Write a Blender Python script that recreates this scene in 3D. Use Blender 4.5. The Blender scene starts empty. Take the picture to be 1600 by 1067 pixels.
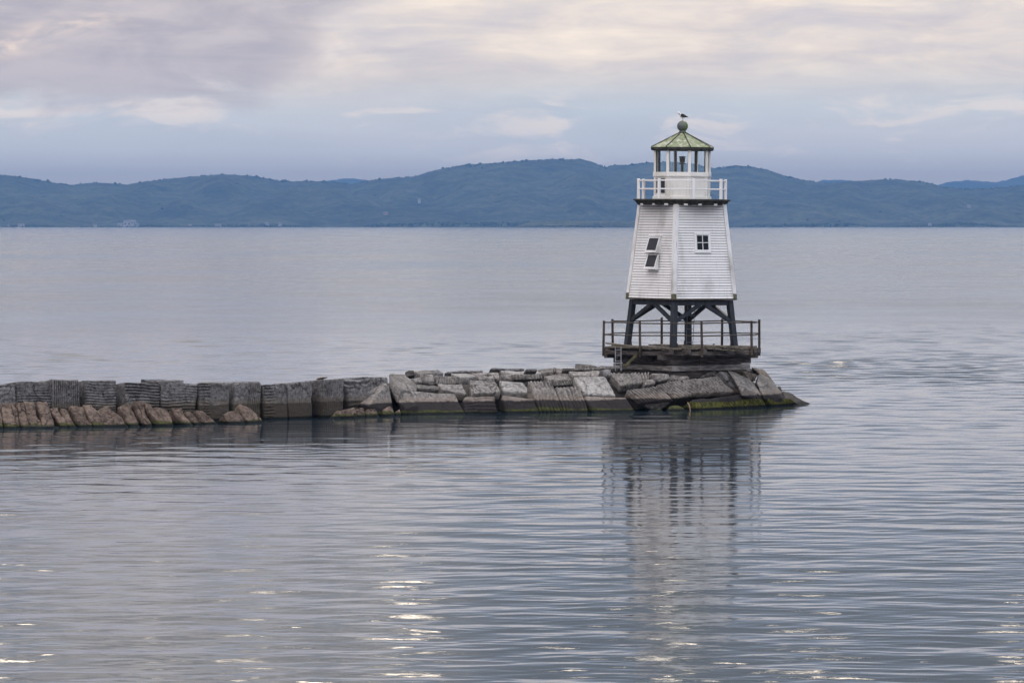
import bpy, bmesh, math, random
import numpy as np
from mathutils import Vector, Matrix, noise as mnoise

# ------------------------------------------------------------------ camera
F = 7440.0            # focal length in photo pixels (1600 wide)
HZ = 351.0            # photo row of the true horizon
CH = 7.73             # camera height above the lake
S = bpy.context.scene
C = S.collection
cam = bpy.data.cameras.new('camera')
cam.sensor_width = 36.0
cam.lens = F / 1600 * 36.0
cam.shift_y = -(533.5 - HZ) / 1600
cam.clip_start = 1.0
cam.clip_end = 90000.0
camo = bpy.data.objects.new('camera', cam)
camo.location = (0, 0, CH)
camo.rotation_euler = (math.radians(90), 0, 0)
C.objects.link(camo)
S.camera = camo
S.view_settings.view_transform = 'Standard'
S.view_settings.look = 'None'
S.view_settings.exposure = 0.45
S.view_settings.gamma = 1.0
S.cycles.volume_bounces = 0

SUN_EL, SUN_AZ = math.radians(33), math.radians(8)     # behind the cloud deck, ahead and a little to the right
sun = bpy.data.lights.new('sun', 'SUN')
sun.energy = 0.8
sun.angle = math.radians(11)
sun.color = (1.0, 0.90, 0.78)
suno = bpy.data.objects.new('sun', sun)
sd = Vector((math.sin(SUN_AZ) * math.cos(SUN_EL), math.cos(SUN_AZ) * math.cos(SUN_EL), math.sin(SUN_EL)))
suno.rotation_euler = sd.to_track_quat('Z', 'Y').to_euler()
suno.location = (0, 0, 300)
C.objects.link(suno)


# ------------------------------------------------------------------ node helpers
class NT:
    def __init__(s, tree):
        s.t = tree
        s.n = tree.nodes
        s.l = tree.links

    def new(s, typ, **kw):
        n = s.n.new(typ)
        for k, v in kw.items():
            setattr(n, k, v)
        return n

    def put(s, sock, v):
        if hasattr(v, 'bl_idname') or isinstance(v, bpy.types.NodeSocket):
            s.l.new(v, sock)
        else:
            sock.default_value = v

    def math(s, op, a, b=None, c=None, clamp=False):
        n = s.new('ShaderNodeMath', operation=op, use_clamp=clamp)
        s.put(n.inputs[0], a)
        if b is not None:
            s.put(n.inputs[1], b)
        if c is not None:
            s.put(n.inputs[2], c)
        return n.outputs[0]

    def mix(s, f, a, b, blend='MIX'):
        n = s.new('ShaderNodeMix', data_type='RGBA', blend_type=blend)
        s.put(n.inputs[0], f)
        for sock, v in ((n.inputs[6], a), (n.inputs[7], b)):
            if isinstance(v, tuple) and len(v) == 3:
                v = v + (1,)
            s.put(sock, v)
        return n.outputs[2]

    def noise(s, vec, scale, detail=4, rough=0.55, dist=0.0):
        n = s.new('ShaderNodeTexNoise')
        if vec is not None:
            s.l.new(vec, n.inputs['Vector'])
        n.inputs['Scale'].default_value = scale
        n.inputs['Detail'].default_value = detail
        n.inputs['Roughness'].default_value = rough
        n.inputs['Distortion'].default_value = dist
        return n.outputs[0]

    def mapping(s, vec, scale=(1, 1, 1), rot=(0, 0, 0), loc=(0, 0, 0)):
        n = s.new('ShaderNodeMapping')
        s.l.new(vec, n.inputs[0])
        n.inputs['Scale'].default_value = scale
        n.inputs['Rotation'].default_value = rot
        n.inputs['Location'].default_value = loc
        return n.outputs[0]

    def ramp(s, fac, stops, interp='LINEAR'):
        n = s.new('ShaderNodeValToRGB')
        s.put(n.inputs[0], fac)
        cr = n.color_ramp
        cr.interpolation = interp
        while len(cr.elements) < len(stops):
            cr.elements.new(0.5)
        for e, (p, c) in zip(cr.elements, stops):
            e.position = p
            e.color = tuple(c) + (1,) if len(c) == 3 else c
        return n.outputs[0]

    def step(s, v, lo, hi):
        n = s.new('ShaderNodeMapRange', interpolation_type='SMOOTHSTEP')
        s.put(n.inputs[0], v)
        s.put(n.inputs[1], lo)
        s.put(n.inputs[2], hi)
        return n.outputs[0]

    def comb(s, x, y, z):
        n = s.new('ShaderNodeCombineXYZ')
        for i, v in enumerate((x, y, z)):
            s.put(n.inputs[i], v)
        return n.outputs[0]


# ------------------------------------------------------------------ world: Nishita light under a cloud deck
world = bpy.data.worlds.new('World')
S.world = world
world.use_nodes = True
w = NT(world.node_tree)
w.n.clear()
out = w.new('ShaderNodeOutputWorld')
bg = w.new('ShaderNodeBackground')
bg.inputs[1].default_value = 0.1
w.l.new(bg.outputs[0], out.inputs[0])
sky = w.new('ShaderNodeTexSky', sky_type='NISHITA')
sky.sun_disc = False
sky.sun_elevation = SUN_EL
sky.sun_rotation = SUN_AZ
tc = w.new('ShaderNodeTexCoord')
sep = w.new('ShaderNodeSeparateXYZ')
w.l.new(tc.outputs['Generated'], sep.inputs[0])
X, Y, Z = sep.outputs
el = w.math('ARCSINE', w.math('MINIMUM', w.math('MAXIMUM', Z, 0.0), 1.0))
az = w.math('ARCTAN2', X, Y)
cv = w.comb(w.math('MULTIPLY', az, 17.0), w.math('MULTIPLY', el, 75.0), 0.0)
n_big = w.noise(w.comb(w.math('MULTIPLY', az, 9.0), w.math('MULTIPLY', el, 45.0), 3.3), 1.0, 5, 0.55, 0.3)
n_puff = w.noise(w.comb(w.math('MULTIPLY', az, 42.0), w.math('MULTIPLY', el, 150.0), 1.7), 1.0, 6, 0.6, 0.5)
# deck colour by elevation (sqrt spacing so that the low sky has room)
wob = w.math('MULTIPLY', w.math('SUBTRACT', n_big, 0.5), 0.014)
el2 = w.math('MAXIMUM', w.math('ADD', el, w.math('MULTIPLY', wob, w.step(el, 0.006, 0.03))), 0.0)
p = w.math('SQRT', w.math('DIVIDE', el2, 1.5708))
def sp(e): return math.sqrt(e / 1.5708)
deck = w.ramp(p, [(0.0, (.52, .45, .40)), (sp(.0096), (.52, .445, .385)), (sp(.0163), (.50, .52, .55)), (sp(.0243), (.455, .51, .555)),
                  (sp(.034), (.59, .535, .50)), (sp(.0485), (.70, .60, .53)), (sp(.056), (.26, .32, .45)), (sp(.078), (.115, .138, .19)),
                  (sp(.12), (.066, .072, .086)), (sp(.28), (.155, .157, .172)), (sp(.60), (.36, .37, .40)), (1.0, (.52, .53, .57))])
n_mid = w.noise(w.comb(w.math('MULTIPLY', az, 36.0), w.math('MULTIPLY', el, 112.0), 2.2), 1.0, 7, 0.62, 0.6)
n_st = w.noise(w.comb(w.math('MULTIPLY', az, 30.0), w.math('MULTIPLY', el, 175.0), 7.1), 1.0, 6, 0.6, 0.5)
# upper deck: lilac grey underside with cream where light comes through
up_ = w.math('MULTIPLY', w.step(el, 0.025, 0.037), w.math('SUBTRACT', 1.0, w.step(el, 0.047, 0.054)))
mixn = w.math('ADD', w.math('MULTIPLY', n_mid, .6), w.math('MULTIPLY', n_st, .4))
ucol = w.ramp(mixn, [(.36, (0.487, 0.457, 0.487)), (.46, (0.583, 0.522, 0.500)), (.55, (0.696, 0.596, 0.522)), (.66, (0.818, 0.687, 0.574))])
col = w.mix(w.math('MULTIPLY', up_, .85), deck, ucol)
# streaks
st = w.math('MULTIPLY', w.math('SUBTRACT', n_st, 0.5), w.step(el, 0.008, 0.03))
bright = w.math('ADD', 1.0, w.math('MULTIPLY', st, 0.55))
col = w.mix(1.0, col, w.comb(bright, bright, w.math('ADD', 1.0, w.math('MULTIPLY', st, 0.35))), 'MULTIPLY')
# low pale puffs under the deck
band = w.math('MULTIPLY', w.step(el, 0.010, 0.017), w.math('SUBTRACT', 1.0, w.step(el, 0.024, 0.030)))
puff = w.math('MULTIPLY', w.step(n_puff, 0.53, 0.67), band)
col = w.mix(w.math('MULTIPLY', puff, 0.85), col, (0.784, 0.688, 0.607))
soft = w.math('MULTIPLY', w.step(n_big, 0.42, 0.66), band)
col = w.mix(w.math('MULTIPLY', soft, 0.35), col, (0.636, 0.585, 0.570))
# heavy mauve cloud on the left, its ragged edge climbing to the right
line = w.math('SUBTRACT', w.math('SUBTRACT', el, 0.0255), w.math('MULTIPLY', w.math('MAXIMUM', w.math('ADD', az, 0.055), 0.0), 0.72))
line = w.math('ADD', line, w.math('ADD', w.math('MULTIPLY', w.math('SUBTRACT', n_mid, 0.5), 0.030), w.math('MULTIPLY', w.math('SUBTRACT', n_big, 0.5), 0.016)))
side_ = w.math('SUBTRACT', 1.0, w.step(az, -0.055, 0.012))
heavy = w.math('MULTIPLY', w.step(line, -0.0025, 0.0085), side_)
heavy = w.math('MULTIPLY', heavy, w.math('SUBTRACT', 1.0, w.step(el, 0.048, 0.064)))
fringe = w.math('MULTIPLY', w.math('MULTIPLY', w.step(line, -0.008, 0.0), w.math('SUBTRACT', 1.0, heavy)), w.math('MULTIPLY', side_, w.step(n_puff, 0.40, 0.62)))
col = w.mix(w.math('MULTIPLY', fringe, .75), col, (0.790, 0.680, 0.603))
hcol = w.mix(w.step(mixn, 0.40, 0.62), (0.307, 0.278, 0.332), (0.440, 0.390, 0.415))
col = w.mix(w.math('MULTIPLY', heavy, 0.92), col, hcol)
# warm opening low in the heavy cloud at far left
ga = w.math('DIVIDE', w.math('ADD', az, 0.101), 0.020)
ge = w.math('DIVIDE', w.math('SUBTRACT', el, w.math('ADD', 0.0392, w.math('MULTIPLY', w.math('ADD', az, 0.1), 0.28))), 0.0026)
gg = w.math('POWER', 2.718, w.math('MULTIPLY', w.math('ADD', w.math('MULTIPLY', ga, ga), w.math('MULTIPLY', ge, ge)), -1.0))
col = w.mix(w.math('MULTIPLY', gg, w.step(n_puff, 0.38, 0.62)), col, (0.913, 0.713, 0.539))
# the sky behind the viewer is clearer and brighter
dt = w.math('ADD', w.math('ADD', w.math('MULTIPLY', X, 0.17), w.math('MULTIPLY', Y, -0.62)), w.math('MULTIPLY', Z, 0.77))
back = w.step(dt, 0.0, 0.9)
gain = w.math('ADD', 1.0, w.math('MULTIPLY', back, 2.5))
col = w.mix(1.0, col, w.comb(gain, gain, gain), 'MULTIPLY')
# breaks in the deck above the frame, bright enough to glint on the ripples
n_brk = w.noise(w.comb(w.math('MULTIPLY', az, 34.0), w.math('MULTIPLY', el, 60.0), 5.9), 1.0, 2, 0.5, 0.3)
brk = w.math('MULTIPLY', w.step(n_brk, 0.64, 0.665), w.math('MULTIPLY', w.step(el, 0.115, 0.13), w.math('SUBTRACT', 1.0, w.step(el, 0.25, 0.30))))
brk = w.math('MULTIPLY', brk, w.step(Y, 0.75, 0.9))
col = w.mix(brk, col, (8.0, 6.8, 5.4))
# cloud radiance is given for strength 1, the Background runs at 0.1
vs = w.new('ShaderNodeVectorMath', operation='SCALE')
w.l.new(col, vs.inputs[0])
vs.inputs[3].default_value = 10.0
final = w.mix(0.93, sky.outputs[0], vs.outputs[0])
w.l.new(final, bg.inputs[0])


# ------------------------------------------------------------------ scene helpers
def tag(o, label=None, cat=None, group=None, kind=None):
    if label: o['label'] = label
    if cat: o['category'] = cat
    if group: o['group'] = group
    if kind: o['kind'] = kind
    return o


def empty(name, loc, rot=None):
    o = bpy.data.objects.new(name, None)
    o.location = loc
    if rot is not None:
        o.rotation_euler = rot
    o.empty_display_size = 0.3
    C.objects.link(o)
    return o


class MB:
    """collects shapes, then links them as one mesh object"""
    def __init__(s):
        s.v, s.f = [], []

    def add(s, vs, fs):
        b = len(s.v)
        s.v += [tuple(p) for p in vs]
        s.f += [tuple(i + b for i in f) for f in fs]

    def box(s, c, hx, hy, hz):
        """oriented box: centre and three half-axis vectors"""
        c, hx, hy, hz = Vector(c), Vector(hx), Vector(hy), Vector(hz)
        vs = [c + hx * i + hy * j + hz * k for k in (-1, 1) for j in (-1, 1) for i in (-1, 1)]
        s.add(vs, [(0, 2, 3, 1), (4, 5, 7, 6), (0, 1, 5, 4), (2, 6, 7, 3), (0, 4, 6, 2), (1, 3, 7, 5)])

    def abox(s, x0, x1, y0, y1, z0, z1):
        s.box(((x0 + x1) / 2, (y0 + y1) / 2, (z0 + z1) / 2), ((x1 - x0) / 2, 0, 0), (0, (y1 - y0) / 2, 0), (0, 0, (z1 - z0) / 2))

    def bar(s, a, b, wd, ht, up=(0, 0, 1)):
        a, b = Vector(a), Vector(b)
        d = (b - a)
        u = Vector(up)
        sdir = d.cross(u).normalized()
        u2 = sdir.cross(d).normalized()
        s.box((a + b) / 2, d / 2, sdir * wd / 2, u2 * ht / 2)

    def tube(s, a, b, r0, r1=None, n=10):
        a, b = Vector(a), Vector(b)
        r1 = r0 if r1 is None else r1
        d = (b - a).normalized()
        q = Vector((1, 0, 0)) if abs(d.x) < .8 else Vector((0, 1, 0))
        e1 = d.cross(q).normalized()
        e2 = d.cross(e1)
        vs = []
        for (c, r) in ((a, r0), (b, r1)):
            for i in range(n):
                t = 2 * math.pi * i / n
                vs.append(c + (e1 * math.cos(t) + e2 * math.sin(t)) * r)
        fs = [(i, (i + 1) % n, n + (i + 1) % n, n + i) for i in range(n)]
        fs += [tuple(range(n - 1, -1, -1)), tuple(range(n, 2 * n))]
        s.add(vs, fs)

    def lathe(s, prof, n=24, ph=0.0):
        vs, fs = [], []
        for (r, z) in prof:
            for i in range(n):
                t = 2 * math.pi * i / n + ph
                vs.append((r * math.cos(t), r * math.sin(t), z))
        m = len(prof)
        for j in range(m - 1):
            for i in range(n):
                k = (i + 1) % n
                fs.append((j * n + i, j * n + k, (j + 1) * n + k, (j + 1) * n + i))
        fs.append(tuple(range(n - 1, -1, -1)))
        fs.append(tuple((m - 1) * n + i for i in range(n)))
        s.add(vs, fs)

    def build(s, name, mat, parent=None, bevel=0.0, smooth=False, seg=1):
        me = bpy.data.meshes.new(name)
        me.from_pydata(s.v, [], s.f)
        bm = bmesh.new()
        bm.from_mesh(me)
        bmesh.ops.recalc_face_normals(bm, faces=bm.faces)
        if bevel:
            bmesh.ops.bevel(bm, geom=list(bm.edges), offset=bevel, segments=seg, affect='EDGES', profile=0.6)
        bm.to_mesh(me)
        bm.free()
        if mat: me.materials.append(mat)
        if smooth:
            me.polygons.foreach_set('use_smooth', [True] * len(me.polygons))
        o = bpy.data.objects.new(name, me)
        if parent: o.parent = parent
        C.objects.link(o)
        return o


# ------------------------------------------------------------------ materials
def new_mat(name):
    m = bpy.data.materials.new(name)
    m.use_nodes = True
    t = NT(m.node_tree)
    b = t.n['Principled BSDF']
    return m, t, b


def geo_pos(t):
    g = t.new('ShaderNodeNewGeometry')
    return g.outputs['Position']


def obj_co(t):
    g = t.new('ShaderNodeTexCoord')
    return g.outputs['Object']


def bump(t, b, h, dist, strength=1.0):
    n = t.new('ShaderNodeBump')
    n.inputs['Strength'].default_value = strength
    n.inputs['Distance'].default_value = dist
    t.l.new(h, n.inputs['Height'])
    t.l.new(n.outputs[0], b.inputs['Normal'])


def simple(name, a, b_, scale=3.0, rough=0.7, stretch=(1, 1, 1), bmp=0.0, metal=0.0, lo=.35, hi=.65, spec=.4):
    m, t, b = new_mat(name)
    co = t.mapping(obj_co(t), scale=stretch)
    n = t.noise(co, scale, 6, .6)
    t.l.new(t.mix(t.step(n, lo, hi), a, b_), b.inputs['Base Color'])
    b.inputs['Roughness'].default_value = rough
    b.inputs['Metallic'].default_value = metal
    b.inputs['Specular IOR Level'].default_value = spec
    if bmp: bump(t, b, n, bmp)
    return m


def stone(name, light, dark, tide, moss_top, ochre, wetz=.55):
    """weathered quarry stone with the lake's stain bands at fixed heights above the water"""
    m, t, b = new_mat(name)
    P = geo_pos(t)
    oi = t.new('ShaderNodeObjectInfo')
    rnd = oi.outputs['Random']
    sx = t.new('ShaderNodeSeparateXYZ')
    t.l.new(P, sx.inputs[0])
    z = sx.outputs[2]
    n1 = t.noise(P, 1.3, 6, .62)
    n2 = t.noise(P, 7.0, 6, .65)
    n3 = t.noise(t.mapping(P, scale=(6, 6, 1.0)), 1.6, 5, .6)
    base = t.mix(t.step(n1, .3, .7), dark, light)
    base = t.mix(t.math('MULTIPLY', t.step(n2, .5, .66), .75), base, tuple(min(1, c * 1.25) for c in light))
    base = t.mix(t.math('MULTIPLY', t.step(n2, .5, .34), .8), base, tuple(c * .45 for c in dark))
    base = t.mix(t.math('MULTIPLY', t.step(n3, .55, .75), .45), base, tuple(c * .5 for c in dark))
    wn = t.new('ShaderNodeTexNoise'); wn.inputs['Scale'].default_value = 1.9; wn.inputs['Detail'].default_value = 5
    t.l.new(P, wn.inputs['Vector'])
    vm = t.new('ShaderNodeVectorMath', operation='MULTIPLY_ADD')
    t.l.new(wn.outputs['Color'], vm.inputs[0]); vm.inputs[1].default_value = (.9, .9, .9); t.l.new(P, vm.inputs[2])
    vo = t.new('ShaderNodeTexVoronoi', feature='DISTANCE_TO_EDGE')
    vo.inputs['Scale'].default_value = .75
    t.l.new(vm.outputs[0], vo.inputs['Vector'])
    crack = t.math('MULTIPLY', t.step(vo.outputs['Distance'], .022, .006), t.step(n1, .42, .58))
    base = t.mix(t.math('MULTIPLY', crack, .75), base, tuple(c * .3 for c in dark))
    n5 = t.noise(P, 3.4, 5, .7)
    base = t.mix(t.math('MULTIPLY', t.step(n5, .60, .70), .5), base, tuple(min(1, c * 1.55) for c in light))
    v = t.math('ADD', .82, t.math('MULTIPLY', rnd, .36))
    base = t.mix(1.0, base, t.comb(v, v, v), 'MULTIPLY')
    zw = t.math('ADD', z, t.math('MULTIPLY', t.math('SUBTRACT', n1, .5), .16))
    zw = t.math('ADD', zw, t.math('MULTIPLY', t.math('SUBTRACT', n2, .5), .08))
    if ochre:
        k = t.math('MULTIPLY', t.step(zw, wetz + .30, wetz + .06), .6)
        base = t.mix(k, base, ochre)
    if tide:
        base = t.mix(t.math('MULTIPLY', t.step(zw, wetz + .05, wetz - .03), .95), base, tide)
    mw = t.math('MULTIPLY', t.math('SUBTRACT', t.noise(P, .55, 4, .6), .5), .34)
    moss_top = t.math('ADD', t.math('ADD', moss_top, mw), t.math('MULTIPLY', t.math('SUBTRACT', rnd, .6), .10))
    moss = t.mix(t.step(n2, .35, .65), (.030, .040, .012), (.15, .145, .03) if name == 'mossy_stone' else (.085, .088, .024))
    base = t.mix(t.math('MULTIPLY', t.step(zw, moss_top, t.math('SUBTRACT', moss_top, .06)), .88), base, moss)
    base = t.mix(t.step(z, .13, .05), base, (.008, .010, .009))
    t.l.new(base, b.inputs['Base Color'])
    b.inputs['Roughness'].default_value = .85
    b.inputs['Specular IOR Level'].default_value = .18
    bump(t, b, t.math('SUBTRACT', t.math('ADD', n2, t.math('MULTIPLY', t.noise(P, 24, 4, .6), .5)), t.math('MULTIPLY', crack, .6)), .07)
    return m


M = {}
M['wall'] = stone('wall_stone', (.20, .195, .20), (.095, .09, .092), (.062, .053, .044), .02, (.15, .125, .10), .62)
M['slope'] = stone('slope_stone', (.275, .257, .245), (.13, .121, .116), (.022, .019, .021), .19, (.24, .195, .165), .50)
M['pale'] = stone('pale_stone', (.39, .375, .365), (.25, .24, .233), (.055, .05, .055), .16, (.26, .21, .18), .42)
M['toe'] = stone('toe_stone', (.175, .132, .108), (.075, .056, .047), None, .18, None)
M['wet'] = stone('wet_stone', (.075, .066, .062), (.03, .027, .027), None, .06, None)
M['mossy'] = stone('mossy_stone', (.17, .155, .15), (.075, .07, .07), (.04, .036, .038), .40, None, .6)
M['brown'] = stone('brown_stone', (.24, .20, .165), (.12, .10, .085), (.06, .055, .055), .25, None)


def paint_white(name, col=(.78, .78, .80), dirt=(.36, .35, .34), amt=.5, rust=None):
    m, t, b = new_mat(name)
    co = obj_co(t)
    n1 = t.noise(t.mapping(co, scale=(1, 1, .55)), 1.1, 6, .62)
    n2 = t.noise(t.mapping(co, scale=(9, 9, .7)), 1.5, 5, .6)
    n3 = t.noise(co, 26, 3, .6)
    c = t.mix(t.math('MULTIPLY', t.step(n1, .48, .78), amt), col, dirt)
    c = t.mix(t.math('MULTIPLY', t.step(n2, .55, .78), amt * .8), c, dirt)
    c = t.mix(t.math('MULTIPLY', t.step(n3, .64, .72), .35 * amt), c, tuple(x * .45 for x in dirt))
    if rust:
        c = t.mix(t.math('MULTIPLY', t.step(t.noise(co, 5, 5, .65), .6, .75), .5), c, rust)
    t.l.new(c, b.inputs['Base Color'])
    b.inputs['Roughness'].default_value = .55
    b.inputs['Specular IOR Level'].default_value = .35
    return m


M['clap'] = paint_white('clapboard_paint', amt=.6)
M['trim'] = paint_white('trim_paint', (.80, .80, .82), (.26, .24, .22), .85)
M['lantern'] = paint_white('lantern_paint', (.76, .755, .74), (.42, .38, .30), .45, (.40, .31, .20))
M['rail'] = paint_white('rail_paint', (.80, .80, .82), (.45, .43, .41), .35)
M['black'] = simple('black_timber', (.013, .016, .024), (.030, .034, .045), 5, .6, (1, 1, .3), .004)
M['fascia'] = simple('tarred_board', (.018, .018, .017), (.055, .055, .045), 6, .8, (1, 1, 1), .006)
M['timber'] = simple('crib_timber', (.028, .024, .023), (.115, .10, .095), 2.2, .9, (1, 1, 7), .02)
M['timber_pale'] = simple('pale_crib_timber', (.13, .12, .118), (.34, .325, .32), 2.2, .9, (1, 1, 6), .02)
M['deck'] = simple('deck_plank', (.055, .047, .037), (.17, .148, .118), 3.0, .9, (2, 2, 2), .01)
M['post'] = simple('rail_post_wood', (.022, .018, .015), (.085, .066, .052), 3.5, .85, (3, 3, .6), .008)
M['iron'] = simple('rusty_iron', (.03, .025, .022), (.09, .055, .035), 12, .7, (1, 1, 1), .004)
M['steel'] = simple('grey_steel', (.13, .14, .16), (.24, .25, .28), 8, .5, (1, 1, 1), .002, .3)
M['mossplank'] = simple('mossy_plank', (.045, .042, .022), (.12, .105, .055), 4, .9, (1, 1, 1), .01)
M['mossblock'] = simple('mossy_block', (.07, .075, .04), (.15, .14, .09), 9, .9)
M['dark'] = simple('dark_inside', (.012, .012, .013), (.03, .03, .03), 4, .9)
M['mull_in'] = simple('mullion_shade_grey', (.045, .047, .048), (.08, .08, .08), 6, .6)  # shade of the mullions' inner sides as a colour; floor and bird wing share it
M['wood'] = simple('driftwood', (.22, .16, .11), (.38, .29, .21), 9, .9)


def roof_mat():
    m, t, b = new_mat('algae_roof')
    co = obj_co(t)
    n1 = t.noise(t.mapping(co, scale=(3.2, 3.2, .55)), 1.6, 6, .62)
    n2 = t.noise(co, 5.5, 5, .6)
    c = t.mix(t.step(n1, .34, .56), (.10, .135, .05), (.22, .25, .15))
    c = t.mix(t.step(n1, .54, .66), c, (.50, .49, .43))
    c = t.mix(t.math('MULTIPLY', t.step(n2, .56, .7), .7), c, (.30, .33, .33))
    t.l.new(c, b.inputs['Base Color'])
    b.inputs['Roughness'].default_value = .7
    return m


M['roof'] = roof_mat()


def ball_mat():
    m, t, b = new_mat('weathered_copper')
    co = obj_co(t)
    n1 = t.noise(t.mapping(co, scale=(6, 6, 1.2)), 1.5, 5, .6)
    sx = t.new('ShaderNodeSeparateXYZ')
    t.l.new(co, sx.inputs[0])
    side = t.math('ADD', t.math('MULTIPLY', sx.outputs[0], 2.2), n1)
    c = t.mix(t.step(side, .15, .5), (.085, .10, .105), (.105, .145, .055))
    c = t.mix(t.math('MULTIPLY', t.step(n1, .55, .75), .6), c, (.03, .035, .035))
    t.l.new(c, b.inputs['Base Color'])
    b.inputs['Roughness'].default_value = .55
    return m


M['ball'] = ball_mat()


def glass_mat(name, tint, refl):
    m, t, b = new_mat(name)
    t.n.remove(b)
    o = t.n['Material Output']
    tr = t.new('ShaderNodeBsdfTransparent')
    tr.inputs[0].default_value = tint + (1,)
    gl = t.new('ShaderNodeBsdfGlossy')
    gl.inputs['Roughness'].default_value = .03
    lw = t.new('ShaderNodeLayerWeight')
    fac = t.math('ADD', .012, t.math('MULTIPLY', t.math('POWER', lw.outputs['Facing'], 5.0), .8))
    mx = t.new('ShaderNodeMixShader')
    t.l.new(fac, mx.inputs[0])
    t.l.new(tr.outputs[0], mx.inputs[1])
    t.l.new(gl.outputs[0], mx.inputs[2])
    t.l.new(mx.outputs[0], o.inputs[0])
    return m


M['glass'] = glass_mat('lantern_glass', (.97, .985, .985), 1.45)


def plain(name, col, rough=.5, metal=0., spec=.5):
    m, t, b = new_mat(name)
    b.inputs['Base Color'].default_value = tuple(col) + (1,)
    b.inputs['Roughness'].default_value = rough
    b.inputs['Metallic'].default_value = metal
    b.inputs['Specular IOR Level'].default_value = spec
    return m


M['darkglass'] = plain('dark_window_glass', (.012, .014, .018), .08)
M['panel'] = simple('dark_panel', (.012, .014, .020), (.03, .032, .04), 20, .35)
M['gull_white'] = simple('gull_white', (.68, .67, .66), (.8, .8, .8), 9, .9)
M['gull_dark'] = simple('gull_slate', (.020, .019, .022), (.045, .042, .048), 20, .9)
M['beak'] = plain('gull_beak', (.55, .36, .10), .5)
M['gleg'] = plain('gull_leg', (.45, .30, .26), .6)
M['house_white'] = plain('house_paint', (.36, .35, .345), .7)
M['house_pink'] = plain('house_brick', (.32, .21, .19), .8)
M['house_roof'] = plain('house_shingle', (.16, .15, .15), .8)
M['clearing'] = plain('dry_meadow', (.42, .36, .26), .95)


def water_mat():
    m, t, b = new_mat('lake_water')
    P = geo_pos(t)
    # big patches of calmer and livelier surface
    pat = t.noise(t.mapping(P, scale=(.012, .006, 1)), 1.0, 4, .55, .5)
    pat2 = t.noise(t.mapping(P, scale=(.05, .035, 1)), 1.0, 3, .5, .4)
    amp = t.math('ADD', .55, t.math('MULTIPLY', t.step(t.math('ADD', t.math('MULTIPLY', pat, .6), t.math('MULTIPLY', pat2, .4)), .36, .64), .75))
    n1 = t.noise(t.mapping(P, scale=(.16, .42, 1), rot=(0, 0, math.radians(7))), 1.0, 2, .5, .3)
    n2 = t.noise(t.mapping(P, scale=(.55, 1.15, 1), rot=(0, 0, math.radians(-11))), 1.0, 3, .5, .4)
    n3 = t.noise(t.mapping(P, scale=(2.2, 4.0, 1), rot=(0, 0, math.radians(5))), 1.0, 3, .55, .3)
    # beyond the breakwater the open lake carries fine wind ripples, too small to see one by one: rougher, less shaped
    sx = t.new('ShaderNodeSeparateXYZ')
    t.l.new(P, sx.inputs[0])
    far = t.step(t.math('LOGARITHM', t.math('MAXIMUM', sx.outputs[1], 1.0), 10.0), math.log10(230), math.log10(480))
    h = t.math('MULTIPLY', t.math('ADD', t.math('MULTIPLY', n1, .020), t.math('MULTIPLY', n2, .008)), far)
    h = t.math('MULTIPLY', t.math('ADD', h, t.math('MULTIPLY', n3, .0030)), amp)
    bump(t, b, h, 1.0)
    t.l.new(t.math('ADD', .045, t.math('MULTIPLY', far, t.math('MULTIPLY', amp, .08))), b.inputs['Roughness'])
    b.inputs['Base Color'].default_value = (.018, .031, .046, 1)
    b.inputs['IOR'].default_value = 1.333
    return m


M['water'] = water_mat()


def forest_mat(name, a, b_, scale):
    m, t, b = new_mat(name)
    P = geo_pos(t)
    n = t.noise(t.mapping(P, scale=(1, 1, 2)), scale, 6, .65)
    n2 = t.noise(P, scale * .13, 4, .6)
    c = t.mix(t.step(n, .35, .65), a, b_)
    c = t.mix(t.math('MULTIPLY', t.step(n2, .5, .75), .5), c, tuple(x * 1.5 for x in b_))
    n3 = t.noise(P, .035, 4, .7)
    c = t.mix(t.math('MULTIPLY', t.step(n3, .52, .36), .85), c, tuple(x * .25 for x in a))
    c = t.mix(t.math('MULTIPLY', t.step(n3, .55, .70), .8), c, tuple(x * 1.6 for x in b_))
    t.l.new(c, b.inputs['Base Color'])
    b.inputs['Roughness'].default_value = .95
    b.inputs['Specular IOR Level'].default_value = .1
    return m


M['hill'] = forest_mat('hill_forest', (.012, .018, .010), (.066, .074, .042), .006)
M['tree'] = forest_mat('tree_crowns', (.022, .032, .017), (.046, .060, .028), .02)


# ------------------------------------------------------------------ pixel -> world
def at(px, py, Yd):
    return Vector(((px - 800) / F * Yd, Yd, CH - (py - HZ) / F * Yd))


# ------------------------------------------------------------------ hills
rng = np.random.default_rng(4)


def vnoise(x, y, seed):
    """value noise on arrays"""
    xi, yi = np.floor(x).astype(np.int64), np.floor(y).astype(np.int64)
    fx, fy = x - xi, y - yi
    fx, fy = fx * fx * (3 - 2 * fx), fy * fy * (3 - 2 * fy)

    def hsh(a, b):
        n = (a * 374761393 + b * 668265263 + seed * 974711) & 0x7fffffff
        n = ((n ^ (n >> 13)) * 1274126177) & 0x7fffffff
        n = n ^ (n >> 16)
        return (n & 0xffff) / 65535.0
    a = hsh(xi, yi) * (1 - fx) + hsh(xi + 1, yi) * fx
    b = hsh(xi, yi + 1) * (1 - fx) + hsh(xi + 1, yi + 1) * fx
    return a * (1 - fy) + b * fy


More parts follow.
